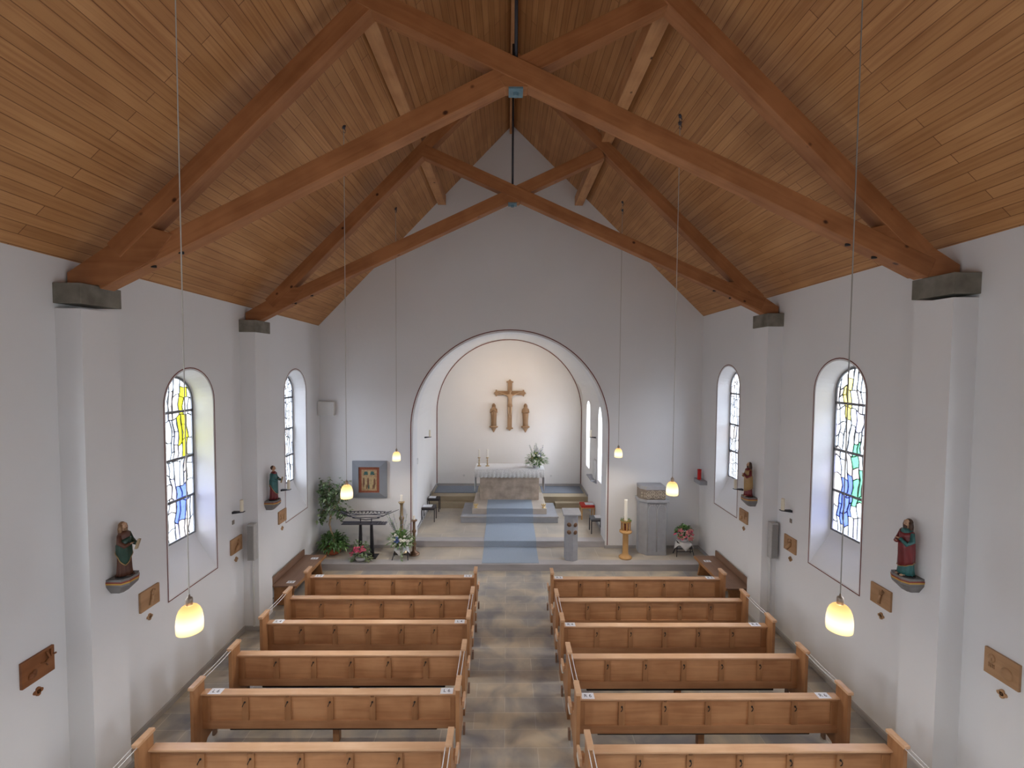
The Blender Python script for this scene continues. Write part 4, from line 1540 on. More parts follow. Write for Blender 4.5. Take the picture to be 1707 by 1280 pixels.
def figure(loc, rz, H, robe, mantle, hair, lab, style, skin=None, single=False):
    """robed statue, local facing -Y"""
    skin = skin or M['skin']
    t = empty('saint_statue', loc, rz)
    tag(t, lab, 'statue')
    m_ = MB()
    fr = [(0.03, 0.122, 0.108), (0.10, 0.114, 0.10), (0.25, 0.108, 0.094), (0.42, 0.104, 0.09), (0.55, 0.100, 0.084), (0.66, 0.106, 0.08), (0.755, 0.112, 0.074), (0.80, 0.088, 0.062), (0.83, 0.045, 0.042)]
    rings = [fold_ring(z * H, rx * H, ry * H, 0.6 + z * 1.2, 0.085 * (1 - z * 0.95), nf=10) for z, rx, ry in fr]
    m_.loft(rings)
    m_.build('robe', robe, t, smooth=True)
    if style != 'plain':
        # mantle with a slanting hem, open at the front on one side
        m_ = MB()
        n_ = 48
        rings = []
        for u in range(9):
            f = u / 8
            ring = []
            for j in range(n_):
                a = 2 * PI * j / n_
                sl_ = 0.5 + 0.5 * math.cos(a - (0.9 if style != 'b' else 2.4))
                zb = (0.16 + 0.30 * sl_ ** 2) if style != 'c' else (0.15 + 0.10 * sl_)
                zt_ = 0.80 - 0.05 * abs(math.sin(a))
                if style == 'a':      # shawl wrapped round the hips, one end falling
                    zb = 0.22 + 0.34 * sl_ ** 0.6
                    zt_ = 0.66 - 0.05 * math.sin(a)
                    zb = min(zb, zt_ - 0.05)
                z = zb + (zt_ - zb) * f
                base = 0.125 if z < 0.5 else 0.121
                rx = base - 0.01 * abs(z - 0.5)
                ry = (0.108 if z < 0.6 else 0.088)
                if z > 0.76:
                    rx *= 0.93
                kf = 1 + 0.09 * math.sin(7 * a + 7 * z) * (1.0 - z)
                ring.append((rx * kf * H * math.cos(a), ry * kf * H * math.sin(a), z * H))
            rings.append(ring)
        m_.loft(rings, cap=False)
        mo = m_.build('mantle', mantle, t, smooth=True, solid=0.006)
        # gilded hem along the mantle edge
        m_ = MB()
        m_.tube([Vector(p) * 1.0 for p in rings[0]] + [rings[0][0]], 0.0055, 6)
        m_.build('hem', M['robe_gold'], mo, smooth=True)
    # arms
    m_ = MB()
    m_.tube([(-0.095 * H, 0, 0.765 * H), (-0.128 * H, -0.02 * H, 0.64 * H), (-0.10 * H, -0.10 * H, 0.57 * H), (-0.04 * H, -0.14 * H, 0.60 * H)], [0.036 * H, 0.040 * H, 0.038 * H, 0.03 * H], 10)
    m_.build('sleeve', robe if style == 'a' else mantle, t, smooth=True)
    m_ = MB()
    q = (0.07 * H, -0.18 * H, 0.565 * H) if style in ('a', 'b') else (0.03 * H, -0.155 * H, 0.66 * H)
    m_.tube([(0.095 * H, 0, 0.765 * H), (0.132 * H, -0.02 * H, 0.63 * H), (0.11 * H, -0.10 * H, 0.57 * H), q], [0.036 * H, 0.040 * H, 0.038 * H, 0.03 * H], 10)
    m_.build('sleeve', robe if style == 'c' else mantle, t, smooth=True)
    m_ = MB()
    hand(m_, (-0.05 * H, -0.145 * H, 0.60 * H), (0.7, -0.5, 0.3), 0.07 * H)
    m_.build('hand', skin, t, smooth=True)
    m_ = MB()
    hand(m_, q, (-0.5, -0.6, 0.2), 0.07 * H)
    m_.build('hand', skin, t, smooth=True)
    head_parts(t, H, 0.915 * H, skin, hair, beard=(style != 'b'), long_hair=(style != 'b'))
    if style in ('a', 'b'):
        m_ = MB()
        m_.box(-0.06 * H, 0.06 * H, -0.018 * H, 0.018 * H, -0.085 * H, 0.085 * H)
        m_.build('book', M['book'], t, loc=(0.04 * H, -0.215 * H, 0.57 * H), rot=(0.25, 0.2, 0.5), bevel=0.003)
    # feet
    for s_ in (-1, 1):
        m_ = MB()
        m_.ell((s_ * 0.045 * H, -0.085 * H, 0.018 * H), (0.03 * H, 0.065 * H, 0.02 * H), 10, 6)
        m_.build('foot', skin if style == 'c' else M['hair'], t, smooth=True)
    m_ = MB()
    m_.lathe([(0.0, 0.0), (0.15 * H, 0.0), (0.15 * H, 0.022 * H), (0.0, 0.022 * H)], n=12, sy=0.85)
    m_.build('statue_base', M['dark'], t)
    return t


def console(X, side, y, z, lab):
    t = empty('statue_console', (X, y, z))
    tag(t, lab, 'console')
    d = -side

    def ring(hw, dp, zz):
        pts = [(0, -hw), (d * dp * 0.8, -hw), (d * dp, -hw * 0.5), (d * dp, hw * 0.5), (d * dp * 0.8, hw), (0, hw)]
        return [(a, b, zz) for a, b in pts]
    m_ = MB()
    m_.loft([ring(0.135, 0.235, -0.09), ring(0.135, 0.235, 0.0)])
    m_.loft([ring(0.07, 0.13, -0.20), ring(0.135, 0.235, -0.092)])
    m_.build('console_block', M['console'], t, bevel=0.003)
    m_ = MB()
    m_.loft([ring(0.138, 0.238, -0.062), ring(0.138, 0.238, -0.046)])
    m_.build('gold_band', M['gold_line'], t)
    m_ = MB()
    m_.loft([ring(0.138, 0.238, -0.044), ring(0.138, 0.238, -0.028)])
    m_.build('red_band', M['red_paint'], t)


console(XL + 0.3, -1, 5.55, 2.645, 'grey polygonal wall console with gold band, under the brown-robed statue')
figure((XL + 0.43, 5.54, 2.646), PI / 2, 0.69, M['robe_brown'], M['robe_green'], M['hair_fair'], 'painted bearded saint statue in brown robe and dark green mantle, holding a book', 'a')
console(XL + 0.3, -1, 9.12, 2.525, 'grey polygonal wall console under the green-mantled statue')
figure((XL + 0.43, 9.11, 2.526), PI / 2, 0.71, M['robe_red'], M['robe_teal'], M['hair'], 'painted saint statue in green mantle over red robe, short hair, with a book', 'b')
console(XR - 0.3, 1, 5.46, 2.71, 'grey polygonal wall console with gold band, under the red-mantled statue')
figure((XR - 0.43, 5.45, 2.711), -PI / 2, 0.72, M['robe_teal'], M['robe_red'], M['hair'], 'painted bearded saint statue in crimson mantle over blue-green robe, arms crossed', 'c')
console(XR - 0.3, 1, 9.12, 2.63, 'grey polygonal wall console under the yellow-cloaked statue')
figure((XR - 0.43, 9.11, 2.631), -PI / 2, 0.72, M['robe_red'], M['robe_gold'], M['hair'], 'painted saint statue in dark red robe and ochre yellow cloak', 'c')


# wooden figures beside the crucifix
def wood_saint(x, lab, hands_z):
    t = empty('carved_saint', (x, YC - 0.09, 3.02))
    tag(t, lab, 'statue')
    H = 0.85
    m_ = MB()
    fr = [(0.0, 0.115, 0.07), (0.2, 0.112, 0.08), (0.45, 0.125, 0.085), (0.62, 0.135, 0.085), (0.76, 0.125, 0.075), (0.83, 0.08, 0.06), (0.86, 0.045, 0.045)]
    m_.loft([fold_ring(z * H, rx * H, ry * H, 1.0 + z, 0.06 * (1.1 - z), nf=8) for z, rx, ry in fr])
    m_.build('robe', M['carved'], t, smooth=True)
    m_ = MB()
    for s_ in (-1, 1):
        m_.tube([(s_ * 0.11 * H, 0, 0.76 * H), (s_ * 0.135 * H, -0.03, 0.62 * H), (s_ * 0.03 * H, -0.09, hands_z * H)], [0.04 * H, 0.042 * H, 0.025 * H], 8)
        hand(m_, (s_ * 0.03 * H, -0.09, hands_z * H), (-s_ * 0.3, -0.2, 1.0), 0.06 * H)
    m_.build('arms', M['carved'], t, smooth=True)
    head_parts(t, H, 0.93 * H, M['carved'], M['carved'], beard=False)
    m_ = MB()
    m_.lathe([(0.0, -0.25), (0.02, -0.24), (0.04, -0.2), (0.10, -0.09), (0.165, -0.05), (0.165, -0.02), (0.12, 0.0), (0.0, 0.0)], n=8, sy=0.5)
    m_.build('pedestal', M['carved'], t)
    return t


wood_saint(-0.49, 'slim carved wooden robed figure, beside the crucifix over the two altar candles', 0.70)
wood_saint(0.72, 'slim carved wooden robed figure, beside the crucifix over the altar flowers', 0.60)

# crucifix
t = empty('crucifix', (0.12, YC, 2.84))
tag(t, 'carved wooden crucifix with figure on the chancel back wall', 'crucifix')
m = MB()
m.box(-0.085, 0.085, -0.07, -0.01, 0.10, 1.84)
m.box(-0.50, -0.085, -0.07, -0.01, 1.35, 1.51)
m.box(0.085, 0.50, -0.07, -0.01, 1.35, 1.51)


def trefoil(m_, cx_, cz_, dx_, dz_):
    pts = [(-0.12, 0.0), (-0.13, 0.045), (-0.06, 0.06), (0, 0.13), (0.06, 0.06), (0.13, 0.045), (0.12, 0.0)]
    if dx_:
        pp = [(cx_ + dx_ * v, cz_ + u * 1.0) for u, v in pts]
    else:
        pp = [(cx_ + u, cz_ + dz_ * v) for u, v in pts]
    m_.prism(pp, 1, -0.072, -0.008)


trefoil(m, 0, 1.83, 0, 1)
trefoil(m, 0, 0.11, 0, -1)
trefoil(m, -0.49, 1.43, -1, 0)
trefoil(m, 0.49, 1.43, 1, 0)
m.build('cross', M['carved'], t, bevel=0.004)
m = MB()
m.box(-0.075, 0.075, -0.085, -0.07, 1.66, 1.76)
m.build('title_board', M['carved'], t, bevel=0.003)
# corpus as one skinned body
me = bpy.data.meshes.new('corpus')
jv = [(0, -0.11, 1.00), (0, -0.12, 1.12), (0, -0.125, 1.25), (0, -0.13, 1.35), (0.0, -0.14, 1.42), (0.01, -0.15, 1.47),
      (-0.09, -0.12, 1.34), (-0.22, -0.11, 1.39), (-0.36, -0.10, 1.44), (-0.41, -0.10, 1.45),
      (0.09, -0.12, 1.34), (0.22, -0.11, 1.39), (0.36, -0.10, 1.44), (0.41, -0.10, 1.45),
      (-0.045, -0.11, 0.95), (-0.05, -0.15, 0.76), (-0.02, -0.11, 0.56), (-0.01, -0.14, 0.50),
      (0.045, -0.11, 0.95), (0.05, -0.15, 0.76), (0.02, -0.11, 0.56), (0.01, -0.15, 0.49)]
je = [(0, 1), (1, 2), (2, 3), (3, 4), (4, 5), (3, 6), (6, 7), (7, 8), (8, 9), (3, 10), (10, 11), (11, 12), (12, 13), (0, 14), (14, 15), (15, 16), (16, 17), (0, 18), (18, 19), (19, 20), (20, 21)]
jr = [0.065, 0.06, 0.075, 0.06, 0.03, 0.045, 0.038, 0.028, 0.02, 0.018, 0.038, 0.028, 0.02, 0.018, 0.05, 0.036, 0.022, 0.02, 0.05, 0.036, 0.022, 0.02]
me.from_pydata(jv, je, [])
co = bpy.data.objects.new('corpus', me)
col.objects.link(co)
co.parent = t
me.materials.append(M['carved_pale'])
sk = co.modifiers.new('skin', 'SKIN')
for i, v in enumerate(me.skin_vertices[0].data if me.skin_vertices else []):
    v.radius = (jr[i], jr[i])
if not me.skin_vertices:
    bm = bmesh.new()
    bm.from_mesh(me)
    ly = bm.verts.layers.skin.verify()
    bm.verts.ensure_lookup_table()
    for i, v in enumerate(bm.verts):
        v[ly].radius = (jr[i], jr[i])
        v[ly].use_root = (i == 0)
    bm.to_mesh(me)
    bm.free()
else:
    me.skin_vertices[0].data[0].use_root = True
sb = co.modifiers.new('sub', 'SUBSURF')
sb.levels = 1
sb.render_levels = 2
m = MB()
m.ell((0.012, -0.155, 1.49), (0.042, 0.046, 0.058), 14, 10)
m.ell((0.012, -0.20, 1.482), (0.008, 0.012, 0.014), 8, 6)
m.ell((0.012, -0.185, 1.445), (0.022, 0.02, 0.03), 8, 6)
m.ell((0.012, -0.135, 1.50), (0.052, 0.045, 0.06), 12, 8)
m.tube([(0.012 + 0.05 * math.cos(a * PI / 6), -0.15 + 0.05 * math.sin(a * PI / 6), 1.515) for a in range(13)], 0.007, 6)
m.build('head', M['carved_pale'], t, smooth=True)
m = MB()
m.loft([fold_ring(0.90, 0.085, 0.055, 0, 0.05, off=(0, -0.12)), fold_ring(0.97, 0.092, 0.06, 0.5, 0.04, off=(0, -0.12)), fold_ring(1.04, 0.082, 0.055, 1, 0.03, off=(0, -0.115))])
m.ell((0.075, -0.14, 0.95), (0.025, 0.02, 0.06), 8, 6)
m.build('loincloth', M['carved'], t, smooth=True)
for s_ in (-1, 1):
    m = MB()
    hand(m, (s_ * 0.40, -0.10, 1.45), (s_, -0.1, 0.1), 0.085)
    m.build('hand', M['carved_pale'], t, smooth=True)

# ------------------------------------------------------------------ altar
t = empty('altar', (0.115, 15.10, ZD2 + 0.001))
tag(t, 'tan marble block altar on the dais under a white lace cloth', 'altar')
m = MB()
m.box(-1.01, 1.01, 0.0, 0.70, 0.0, 0.96)
m.build('altar_block', M['marble'], t, bevel=0.006)
m = MB()
m.box(-1.17, 1.17, -0.09, 0.80, 0.96, 1.065)
m.build('altar_table', M['marble'], t, bevel=0.006)
t = empty('altar_cloth', (0.115, 15.10, ZD2))
tag(t, 'white altar cloth with scalloped lace hem and long side drops', 'cloth')
m = MB()
m.box(-1.185, 1.185, -0.105, 0.815, 1.067, 1.078)
m.build('cloth_top', M['cloth_white'], t, bevel=0.004)
m = MB()
N = 160
ring_t, ring_b, ring_bb = [], [], []
k = len(m.v)
for i in range(N + 1):
    u = i / N
    x = -1.185 + 2.37 * u
    f = 0.012 * math.sin(u * 110) + 0.008 * math.sin(u * 47)
    zb = 0.81 - 0.022 * abs(math.sin(u * PI * 17))
    m.v += [(x, -0.106, 1.076), (x, -0.112 + f * 0.5, 0.95), (x, -0.115 + f, zb)]
for i in range(N):
    for r in range(2):
        a = k + 3 * i + r
        m.face((a, a + 3, a + 4, a + 1))
m.build('lace_hem', M['lace'], t, smooth=True, solid=0.004)
for s_ in (-1, 1):
    m = MB()
    k = len(m.v)
    for i in range(41):
        u = i / 40
        y = -0.10 + 0.91 * u
        f = 0.010 * math.sin(u * 40)
        m.v += [(s_ * 1.187, y, 1.076), (s_ * (1.192 + f), y, 0.7), (s_ * (1.185 + f), y, 0.32 - 0.02 * abs(math.sin(u * PI * 6)))]
    for i in range(40):
        for r in range(2):
            a = k + 3 * i + r
            m.face((a, a + 3, a + 4, a + 1))
    m.build('side_drop', M['cloth_white'], t, smooth=True, solid=0.004)
ZT = ZD2 + 1.079


def candlestick(loc, h, rb, rc, hc, mat, lab, clab, rr=1.0, grp=None, cup=None):
    t_ = empty('candlestick', loc)
    tag(t_, lab, 'candlestick', grp)
    m_ = MB()
    cup = cup or rc * 2.0
    pr = [(0.0, 0), (rb, 0), (rb, 0.02 * h), (rb * 0.8, 0.05 * h), (rb * 0.35, 0.10 * h), (rb * 0.3, 0.25 * h), (rb * 0.45, 0.30 * h), (rb * 0.28, 0.36 * h), (rb * 0.25, 0.62 * h), (rb * 0.42, 0.68 * h), (rb * 0.25, 0.73 * h), (rb * 0.22, 0.93 * h), (rb * 0.3, 0.965 * h), (cup, h - 0.018), (cup * 1.02, h), (0.0, h)]
    m_.lathe(pr, n=24)
    m_.build('stand', mat, t_, smooth=True)
    m_ = MB()
    m_.tube([(0, 0, h), (0, 0, h + 0.015)], rc * 1.15, 16)
    m_.build('candle_cup', mat, t_)
    m_ = MB()
    m_.lathe([(0, 0), (rc, 0), (rc, hc), (rc * 0.8, hc + 0.004), (0, hc)], n=20)
    m_.tube([(0, 0, hc), (0, 0, hc + 0.015)], 0.0025, 5)
    c_ = m_.build('altar_candle' if h < 0.5 else 'tall_candle', M['candle'], loc=(loc[0], loc[1], loc[2] + h + 0.0155))
    tag(c_, clab, 'candle')


candlestick((-0.95, 15.48, ZT), 0.30, 0.075, 0.026, 0.27, M['brass'], 'brass candlestick at the outer corner of the altar top', 'white candle in the altar candlestick nearer the cloth edge')
candlestick((-0.66, 15.48, ZT), 0.30, 0.075, 0.026, 0.27, M['brass'], 'brass candlestick standing second from the corner of the altar', 'white candle in the altar candlestick nearer the crucifix')
candlestick((0.90, 15.66, ZT), 0.30, 0.075, 0.026, 0.27, M['brass'], 'brass candlestick hidden behind the altar flowers, crucifix side', 'white candle rising behind the altar flowers, crucifix side')
candlestick((1.19, 15.66, ZT), 0.30, 0.075, 0.026, 0.27, M['brass'], 'brass candlestick hidden behind the altar flowers, window side', 'white candle rising behind the altar flowers, window side')

# gilded ornaments at the dais corners
for x, lab in ((-0.98, 'small gilded ornament on the dais corner toward the dark stools'), (1.22, 'small gilded ornament on the dais corner toward the red cushion')):
    t = empty('gilded_ornament', (x, 14.26, ZD2 + 0.001))
    tag(t, lab, 'ornament')
    m = MB()
    m.lathe([(0, 0), (0.06, 0), (0.055, 0.012), (0.02, 0.02), (0.018, 0.03), (0, 0.03)], n=16)
    m.build('foot', M['gold'], t, smooth=True)
    for a in (-0.5, 0.0, 0.5):
        m = MB()
        m.ell((a * 0.09, 0, 0.085), (0.018, 0.02, 0.055), 10, 8, rot=Matrix.Rotation(a, 3, 'Y'))
        m.build('flame_leaf', M['gold'], t, smooth=True)

# ------------------------------------------------------------------ carpets
m = MB()
path = [(11.40, ZP + 0.004), (12.45, ZP + 0.004), (12.45, ZC + 0.004), (13.905, ZC + 0.004), (13.905, ZD1 + 0.004), (14.145, ZD1 + 0.004), (14.145, ZD2 + 0.004), (15.095, ZD2 + 0.004)]
th = 0.009
k = len(m.v)
for x in (-0.62, 0.865):
    for (y, z) in path:
        m.v.append((x, y, z))
    for (y, z) in path:
        m.v.append((x, y - th, z + th))
n = len(path)
for i in range(n - 1):
    m.face((k + i, k + i + 1, k + 2 * n + i + 1, k + 2 * n + i))
    m.face((k + n + i, k + n + i + 1, k + 3 * n + i + 1, k + 3 * n + i))
    m.face((k + i, k + i + 1, k + n + i + 1, k + n + i))
    m.face((k + 2 * n + i, k + 2 * n + i + 1, k + 3 * n + i + 1, k + 3 * n + i))
m.face((k, k + n, k + 3 * n, k + 2 * n))
m.face((k + n - 1, k + 2 * n - 1, k + 4 * n - 1, k + 3 * n - 1))
tag(m.build('carpet_runner', M['carpet']), 'blue-grey carpet runner climbing the steps to the altar', 'carpet')
m = MB()
m.box(XCL + 0.08, -1.05, 15.98, YC - 0.08, ZB2 + 0.001, ZB2 + 0.014)
tag(m.build('floor_carpet', M['carpet_side']), 'blue-grey carpet behind the altar toward the dark stools', 'carpet')
m = MB()
m.box(1.30, XCR - 0.08, 15.98, YC - 0.08, ZB2 + 0.001, ZB2 + 0.014)
tag(m.build('floor_carpet', M['carpet_side']), 'blue-grey carpet behind the altar toward the chancel windows', 'carpet')


# ------------------------------------------------------------------ stools
def stool(loc, wx, wy, h, legm, seatm, lab, cush=0.05, legw=0.012, square=False):
    t_ = empty('stool', loc)
    tag(t_, lab, 'stool')
    m_ = MB()
    m_.box(-wx / 2, wx / 2, -wy / 2, wy / 2, h - cush, h)
    m_.build('seat', seatm, t_, bevel=0.015)
    m_ = MB()
    m_.box(-wx / 2 + 0.005, wx / 2 - 0.005, -wy / 2 + 0.005, wy / 2 - 0.005, h - cush - 0.03, h - cush)
    m_.build('seat_frame', legm, t_, bevel=0.003)
    for a in (-1, 1):
        for b in (-1, 1):
            m_ = MB()
            x_, y_ = a * (wx / 2 - legw), b * (wy / 2 - legw)
            m_.box(x_ - legw, x_ + legw, y_ - legw, y_ + legw, 0, h - cush - 0.03)
            m_.build('leg', legm, t_)
    return t_


stool((-2.47, 14.17, ZC), 0.42, 0.38, 0.46, M['iron'], M['seat_dark'], 'dark padded metal stool nearer the arch, white sheet on its seat')
stool((-2.47, 15.12, ZC), 0.40, 0.30, 0.46, M['iron'], M['seat_dark'], 'dark padded metal stool beside the chancel step')
stool((2.66, 14.45, ZC), 0.44, 0.42, 0.46, M['oak'], M['red_cushion'], 'light wooden stool with bright red cushion', cush=0.07, legw=0.02)
stool((2.71, 13.19, ZC), 0.36, 0.36, 0.45, M['iron'], M['seat_grey'], 'dark grey padded stool half hidden by the arch')
for (x, y, z, a, b, lab) in ((-2.52, 14.17, ZC + 0.461, 0.15, 0.13, 'folded white sheet on the dark stool nearer the arch'), (-2.52, 15.12, ZC + 0.461, 0.12, 0.10, 'folded white sheet on the dark stool by the step'),
                             (2.73, 14.45, ZC + 0.461, 0.14, 0.12, 'folded white sheet on the red cushion'), (2.77, 13.22, ZC + 0.451, 0.10, 0.12, 'folded white sheet on the grey stool')):
    m = MB()
    m.box(-a, a, -b, b, 0, 0.006)
    m.box(-a * 0.9, a * 0.95, -b * 0.9, b * 0.85, 0.006, 0.014)
    tag(m.build('folded_sheet', M['paper'], loc=(x, y, z)), lab, 'sheet')

# ------------------------------------------------------------------ lectern
t = empty('lectern', (1.735, 11.66, ZP + 0.001))
tag(t, 'slender grey stone lectern column with four bronze medallions', 'lectern')
m = MB()
m.prism([(-0.165, 0.16), (-0.165, -0.08), (0.03, -0.155), (0.165, -0.08), (0.165, 0.16)], 2, 0.0, 1.22)
m.build('column', M['greystone'], t, bevel=0.006)
m = MB()
m.prism([(-0.175, 1.222), (0.18, 1.29), (0.18, 1.325), (-0.175, 1.257)], 0, -0.235, 0.235)
m.build('desk_plate', M['greystone'], t, bevel=0.006)
for x, z in ((-0.07, 0.97), (0.09, 0.97), (-0.07, 0.77), (0.09, 0.77)):
    m = MB()
    y0 = -0.125 if x < 0 else -0.13
    m.lathe([(0.0, 0.0), (0.045, 0.0), (0.058, 0.006), (0.058, 0.012), (0.045, 0.018), (0.03, 0.012), (0.012, 0.03), (0, 0.03)], n=20)
    o = m.build('medallion', M['bronze'], t, smooth=True, loc=(x, y0 + (0.012 if x < 0 else 0.0), z), rot=(PI / 2, 0, -0.37 if x < 0 else 0.5))

# ------------------------------------------------------------------ paschal candle
t = empty('paschal_candle_stand', (3.215, 11.76, ZP + 0.001))
tag(t, 'turned light wooden candle stand with arcaded top and green wreath', 'candle stand')
m = MB()
m.lathe([(0, 0), (0.17, 0), (0.175, 0.03), (0.14, 0.05), (0.09, 0.09), (0.078, 0.16), (0.075, 0.64), (0.085, 0.67), (0.0, 0.67)], n=32)
m.build('column', M['oak'], t, smooth=True)
m = MB()
m.lathe([(0, 0.66), (0.12, 0.67), (0.165, 0.70), (0.165, 0.735), (0.12, 0.76), (0, 0.76)], n=32)
m.build('collar', M['oak'], t, smooth=True)
m = MB()
m.lathe([(0, 0.76), (0.075, 0.76), (0.075, 0.97), (0, 0.97)], n=20)
m.build('core', M['rust'], t, smooth=True)
for q in range(8):
    a = 2 * PI * q / 8
    m = MB()
    m.box(-0.016, 0.016, -0.012, 0.012, 0.76, 0.97)
    m.build('arcade_post', M['oak'], t, loc=(0.118 * math.cos(a), 0.118 * math.sin(a), 0), rot=(0, 0, a + PI / 2), bevel=0.003)
m = MB()
m.lathe([(0, 0.97), (0.13, 0.97), (0.145, 0.985), (0.145, 1.01), (0, 1.01)], n=32)
m.build('top_ring', M['oak'], t, smooth=False)
m = MB()
for q in range(110):
    a = random.uniform(0, 2 * PI)
    r = 0.105 + random.uniform(-0.02, 0.02)
    m.leaf((r * math.cos(a), r * math.sin(a), 1.012 + random.uniform(0, 0.03)), (math.cos(a + random.uniform(-1.5, 1.5)), math.sin(a + random.uniform(-1.5, 1.5)), random.uniform(-0.1, 0.7)), 0.05, 0.022)
m.build('wreath', M['leaf'], t)
m = MB()
m.lathe([(0, 0), (0.046, 0), (0.046, 0.56), (0.04, 0.565), (0, 0.562)], n=24)
m.tube([(0, 0, 0.56), (0, 0, 0.58)], 0.003, 5)
tag(m.build('paschal_candle', M['candle'], loc=(3.215, 11.76, ZP + 1.012)), 'thick white paschal candle on the wooden stand', 'candle')

# ------------------------------------------------------------------ tabernacle pillar and carved block
t = empty('stone_pillar', (4.03, 12.02, ZP + 0.001))
tag(t, 'tall grey stone pillar with incised arches beside the flower stand', 'pillar')
m = MB()
m.prism([(-0.36, 0.30), (-0.36, 0.06), (-0.20, -0.13), (0.34, -0.13), (0.34, 0.30)], 2, 0, 1.46)
m.build('shaft', M['greystone'], t, bevel=0.006)
m = MB()
m.prism([(-0.41, 0.32), (-0.41, 0.03), (-0.23, -0.18), (0.39, -0.18), (0.39, 0.32)], 2, 1.46, 1.53)
m.build('cap_slab', M['greystone'], t, bevel=0.012)
m = MB()
for cx_, r in ((-0.055, 0.12), (0.20, 0.12)):
    pts = [(cx_ - r, -0.133, 0.10)] + [(cx_ + r * math.cos(PI - PI * i / 12), -0.133, 1.22 + 1.5 * r * math.sin(PI * i / 12)) for i in range(13)] + [(cx_ + r, -0.133, 0.10)]
    m.tube(pts, 0.008, 6)
for q in range(7):
    m.ell((-0.14 + 0.07 * q, -0.133, 1.40 - 0.02 * (q % 2)), (0.018, 0.008, 0.018), 8, 5)
m.build('incised_tracery', M['tracery_stone'], t, smooth=True)
t = empty('carved_capital', (4.0, 12.02, ZP + 1.532))
tag(t, 'brown stone block carved with interlace on the grey pillar', 'carved block')
m = MB()
m.prism([(-0.34, 0.28), (-0.34, 0.02), (-0.20, -0.13), (0.32, -0.13), (0.32, 0.28)], 2, 0.0, 0.36)
m.build('block', M['brownstone'], t, bevel=0.008)
m = MB()
for q in range(5):
    x = -0.14 + 0.1 * q
    for z in (0.09, 0.17):
        pts = [(x + 0.06 * math.cos(a * PI / 4), -0.135, z + (0.02 if q % 2 else 0) + 0.055 * math.sin(a * PI / 4)) for a in range(9)]
        m.tube(pts, 0.014, 6, cap=False)
        m.ell((x, -0.135, z + (0.02 if q % 2 else 0)), (0.022, 0.012, 0.022), 8, 5)
for q in range(2):
    for z in (0.09, 0.17):
        m.ell((-0.29 + 0.06 * q, -0.04 - 0.065 * q, z), (0.03, 0.02, 0.035), 8, 6)
m.build('interlace', M['interlace_stone'], t, smooth=True)
m = MB()
m.prism([(-0.345, 0.285), (-0.345, 0.015), (-0.205, -0.137), (0.325, -0.137), (0.325, 0.285)], 2, 0.27, 0.365)
m.build('upper_band', M['greystone'], t, bevel=0.006)


# ------------------------------------------------------------------ plants and flowers
def rdir(lo=-0.2, hi=1.0):
    a = random.uniform(0, 2 * PI)
    z = random.uniform(lo, hi)
    r = math.sqrt(max(0.0, 1 - min(1, z * z)))
    return Vector((r * math.cos(a), r * math.sin(a), z))


def blossom_mesh(kind, r):
    m_ = MB()
    if kind == 'ball':
        for q in range(16):
            d_ = rdir(-0.6, 1.0)
            p_ = d_ * r * 0.62
            m_.ell(tuple(p_), (r * 0.34, r * 0.34, r * 0.22), 7, 5)
    else:
        for q in range(6):
            a = 2 * PI * q / 6
            m_.leaf((0, 0, 0), (math.cos(a), math.sin(a), 0.5), r, r * 0.65, 0.2)
        m_.ell((0, 0, r * 0.15), (r * 0.22, r * 0.22, r * 0.2), 7, 5)
    return m_


def blossoms(parent, spots_, mat, r, kind='ball', nm='blossom'):
    first = None
    for i, p_ in enumerate(spots_):
        if first is None:
            first = blossom_mesh(kind, r).build(nm, mat, parent, smooth=True, loc=p_)
            o_ = first
        else:
            o_ = first.copy()
            col.objects.link(o_)
            o_.parent = parent
            o_.location = p_
        s_ = random.uniform(0.8, 1.15)
        o_.scale = (s_, s_, s_)
        o_.rotation_euler = (random.uniform(-0.6, 0.6), random.uniform(-0.6, 0.6), random.uniform(0, 6))


# ficus in terracotta bowl
t = empty('potted_ficus', (-4.70, 12.0, ZP + 0.001))
tag(t, 'tall potted ficus tree in a terracotta bowl in the corner', 'plant')
m = MB()
m.lathe([(0, 0), (0.14, 0), (0.20, 0.05), (0.235, 0.14), (0.245, 0.20), (0.225, 0.20), (0.20, 0.17), (0, 0.17)], n=32)
m.build('pot', M['terracotta'], t, smooth=True)
m = MB()
m.tube([(0.02, 0, 0.15), (0.02, 0, 0.42), (-0.05, 0, 0.62), (-0.10, 0.02, 0.80), (-0.06, 0.0, 1.0)], [0.028, 0.024, 0.022, 0.024, 0.03], 10)
tips = []
for a, b, c in (((-0.06, 0, 1.0), (-0.16, 0.05, 1.3), (-0.22, 0.0, 1.72)), ((-0.06, 0, 1.0), (0.04, -0.03, 1.22), (0.10, 0.0, 1.75)), ((-0.16, 0.05, 1.3), (-0.30, 0.05, 1.45), (-0.36, 0.05, 1.9)),
                ((0.04, -0.03, 1.22), (0.22, -0.03, 1.5), (0.32, 0.0, 1.9)), ((-0.10, 0.02, 1.15), (-0.08, -0.06, 1.5), (-0.05, -0.05, 2.0)), ((0.04, -0.03, 1.22), (0.20, -0.05, 1.2), (0.30, -0.05, 1.15)), ((-0.16, 0.05, 1.3), (-0.28, 0.0, 1.15), (-0.33, 0.0, 1.0))):
    m.tube([a, b, c], [0.016, 0.011, 0.004], 7)
    for q in range(14):
        u = q / 13
        tips.append(Vector(a) * (1 - u) ** 2 * 0.0 + (Vector(b) * (1 - u) + Vector(c) * u))
m.build('trunk', M['bark'], t, smooth=True)
m = MB()
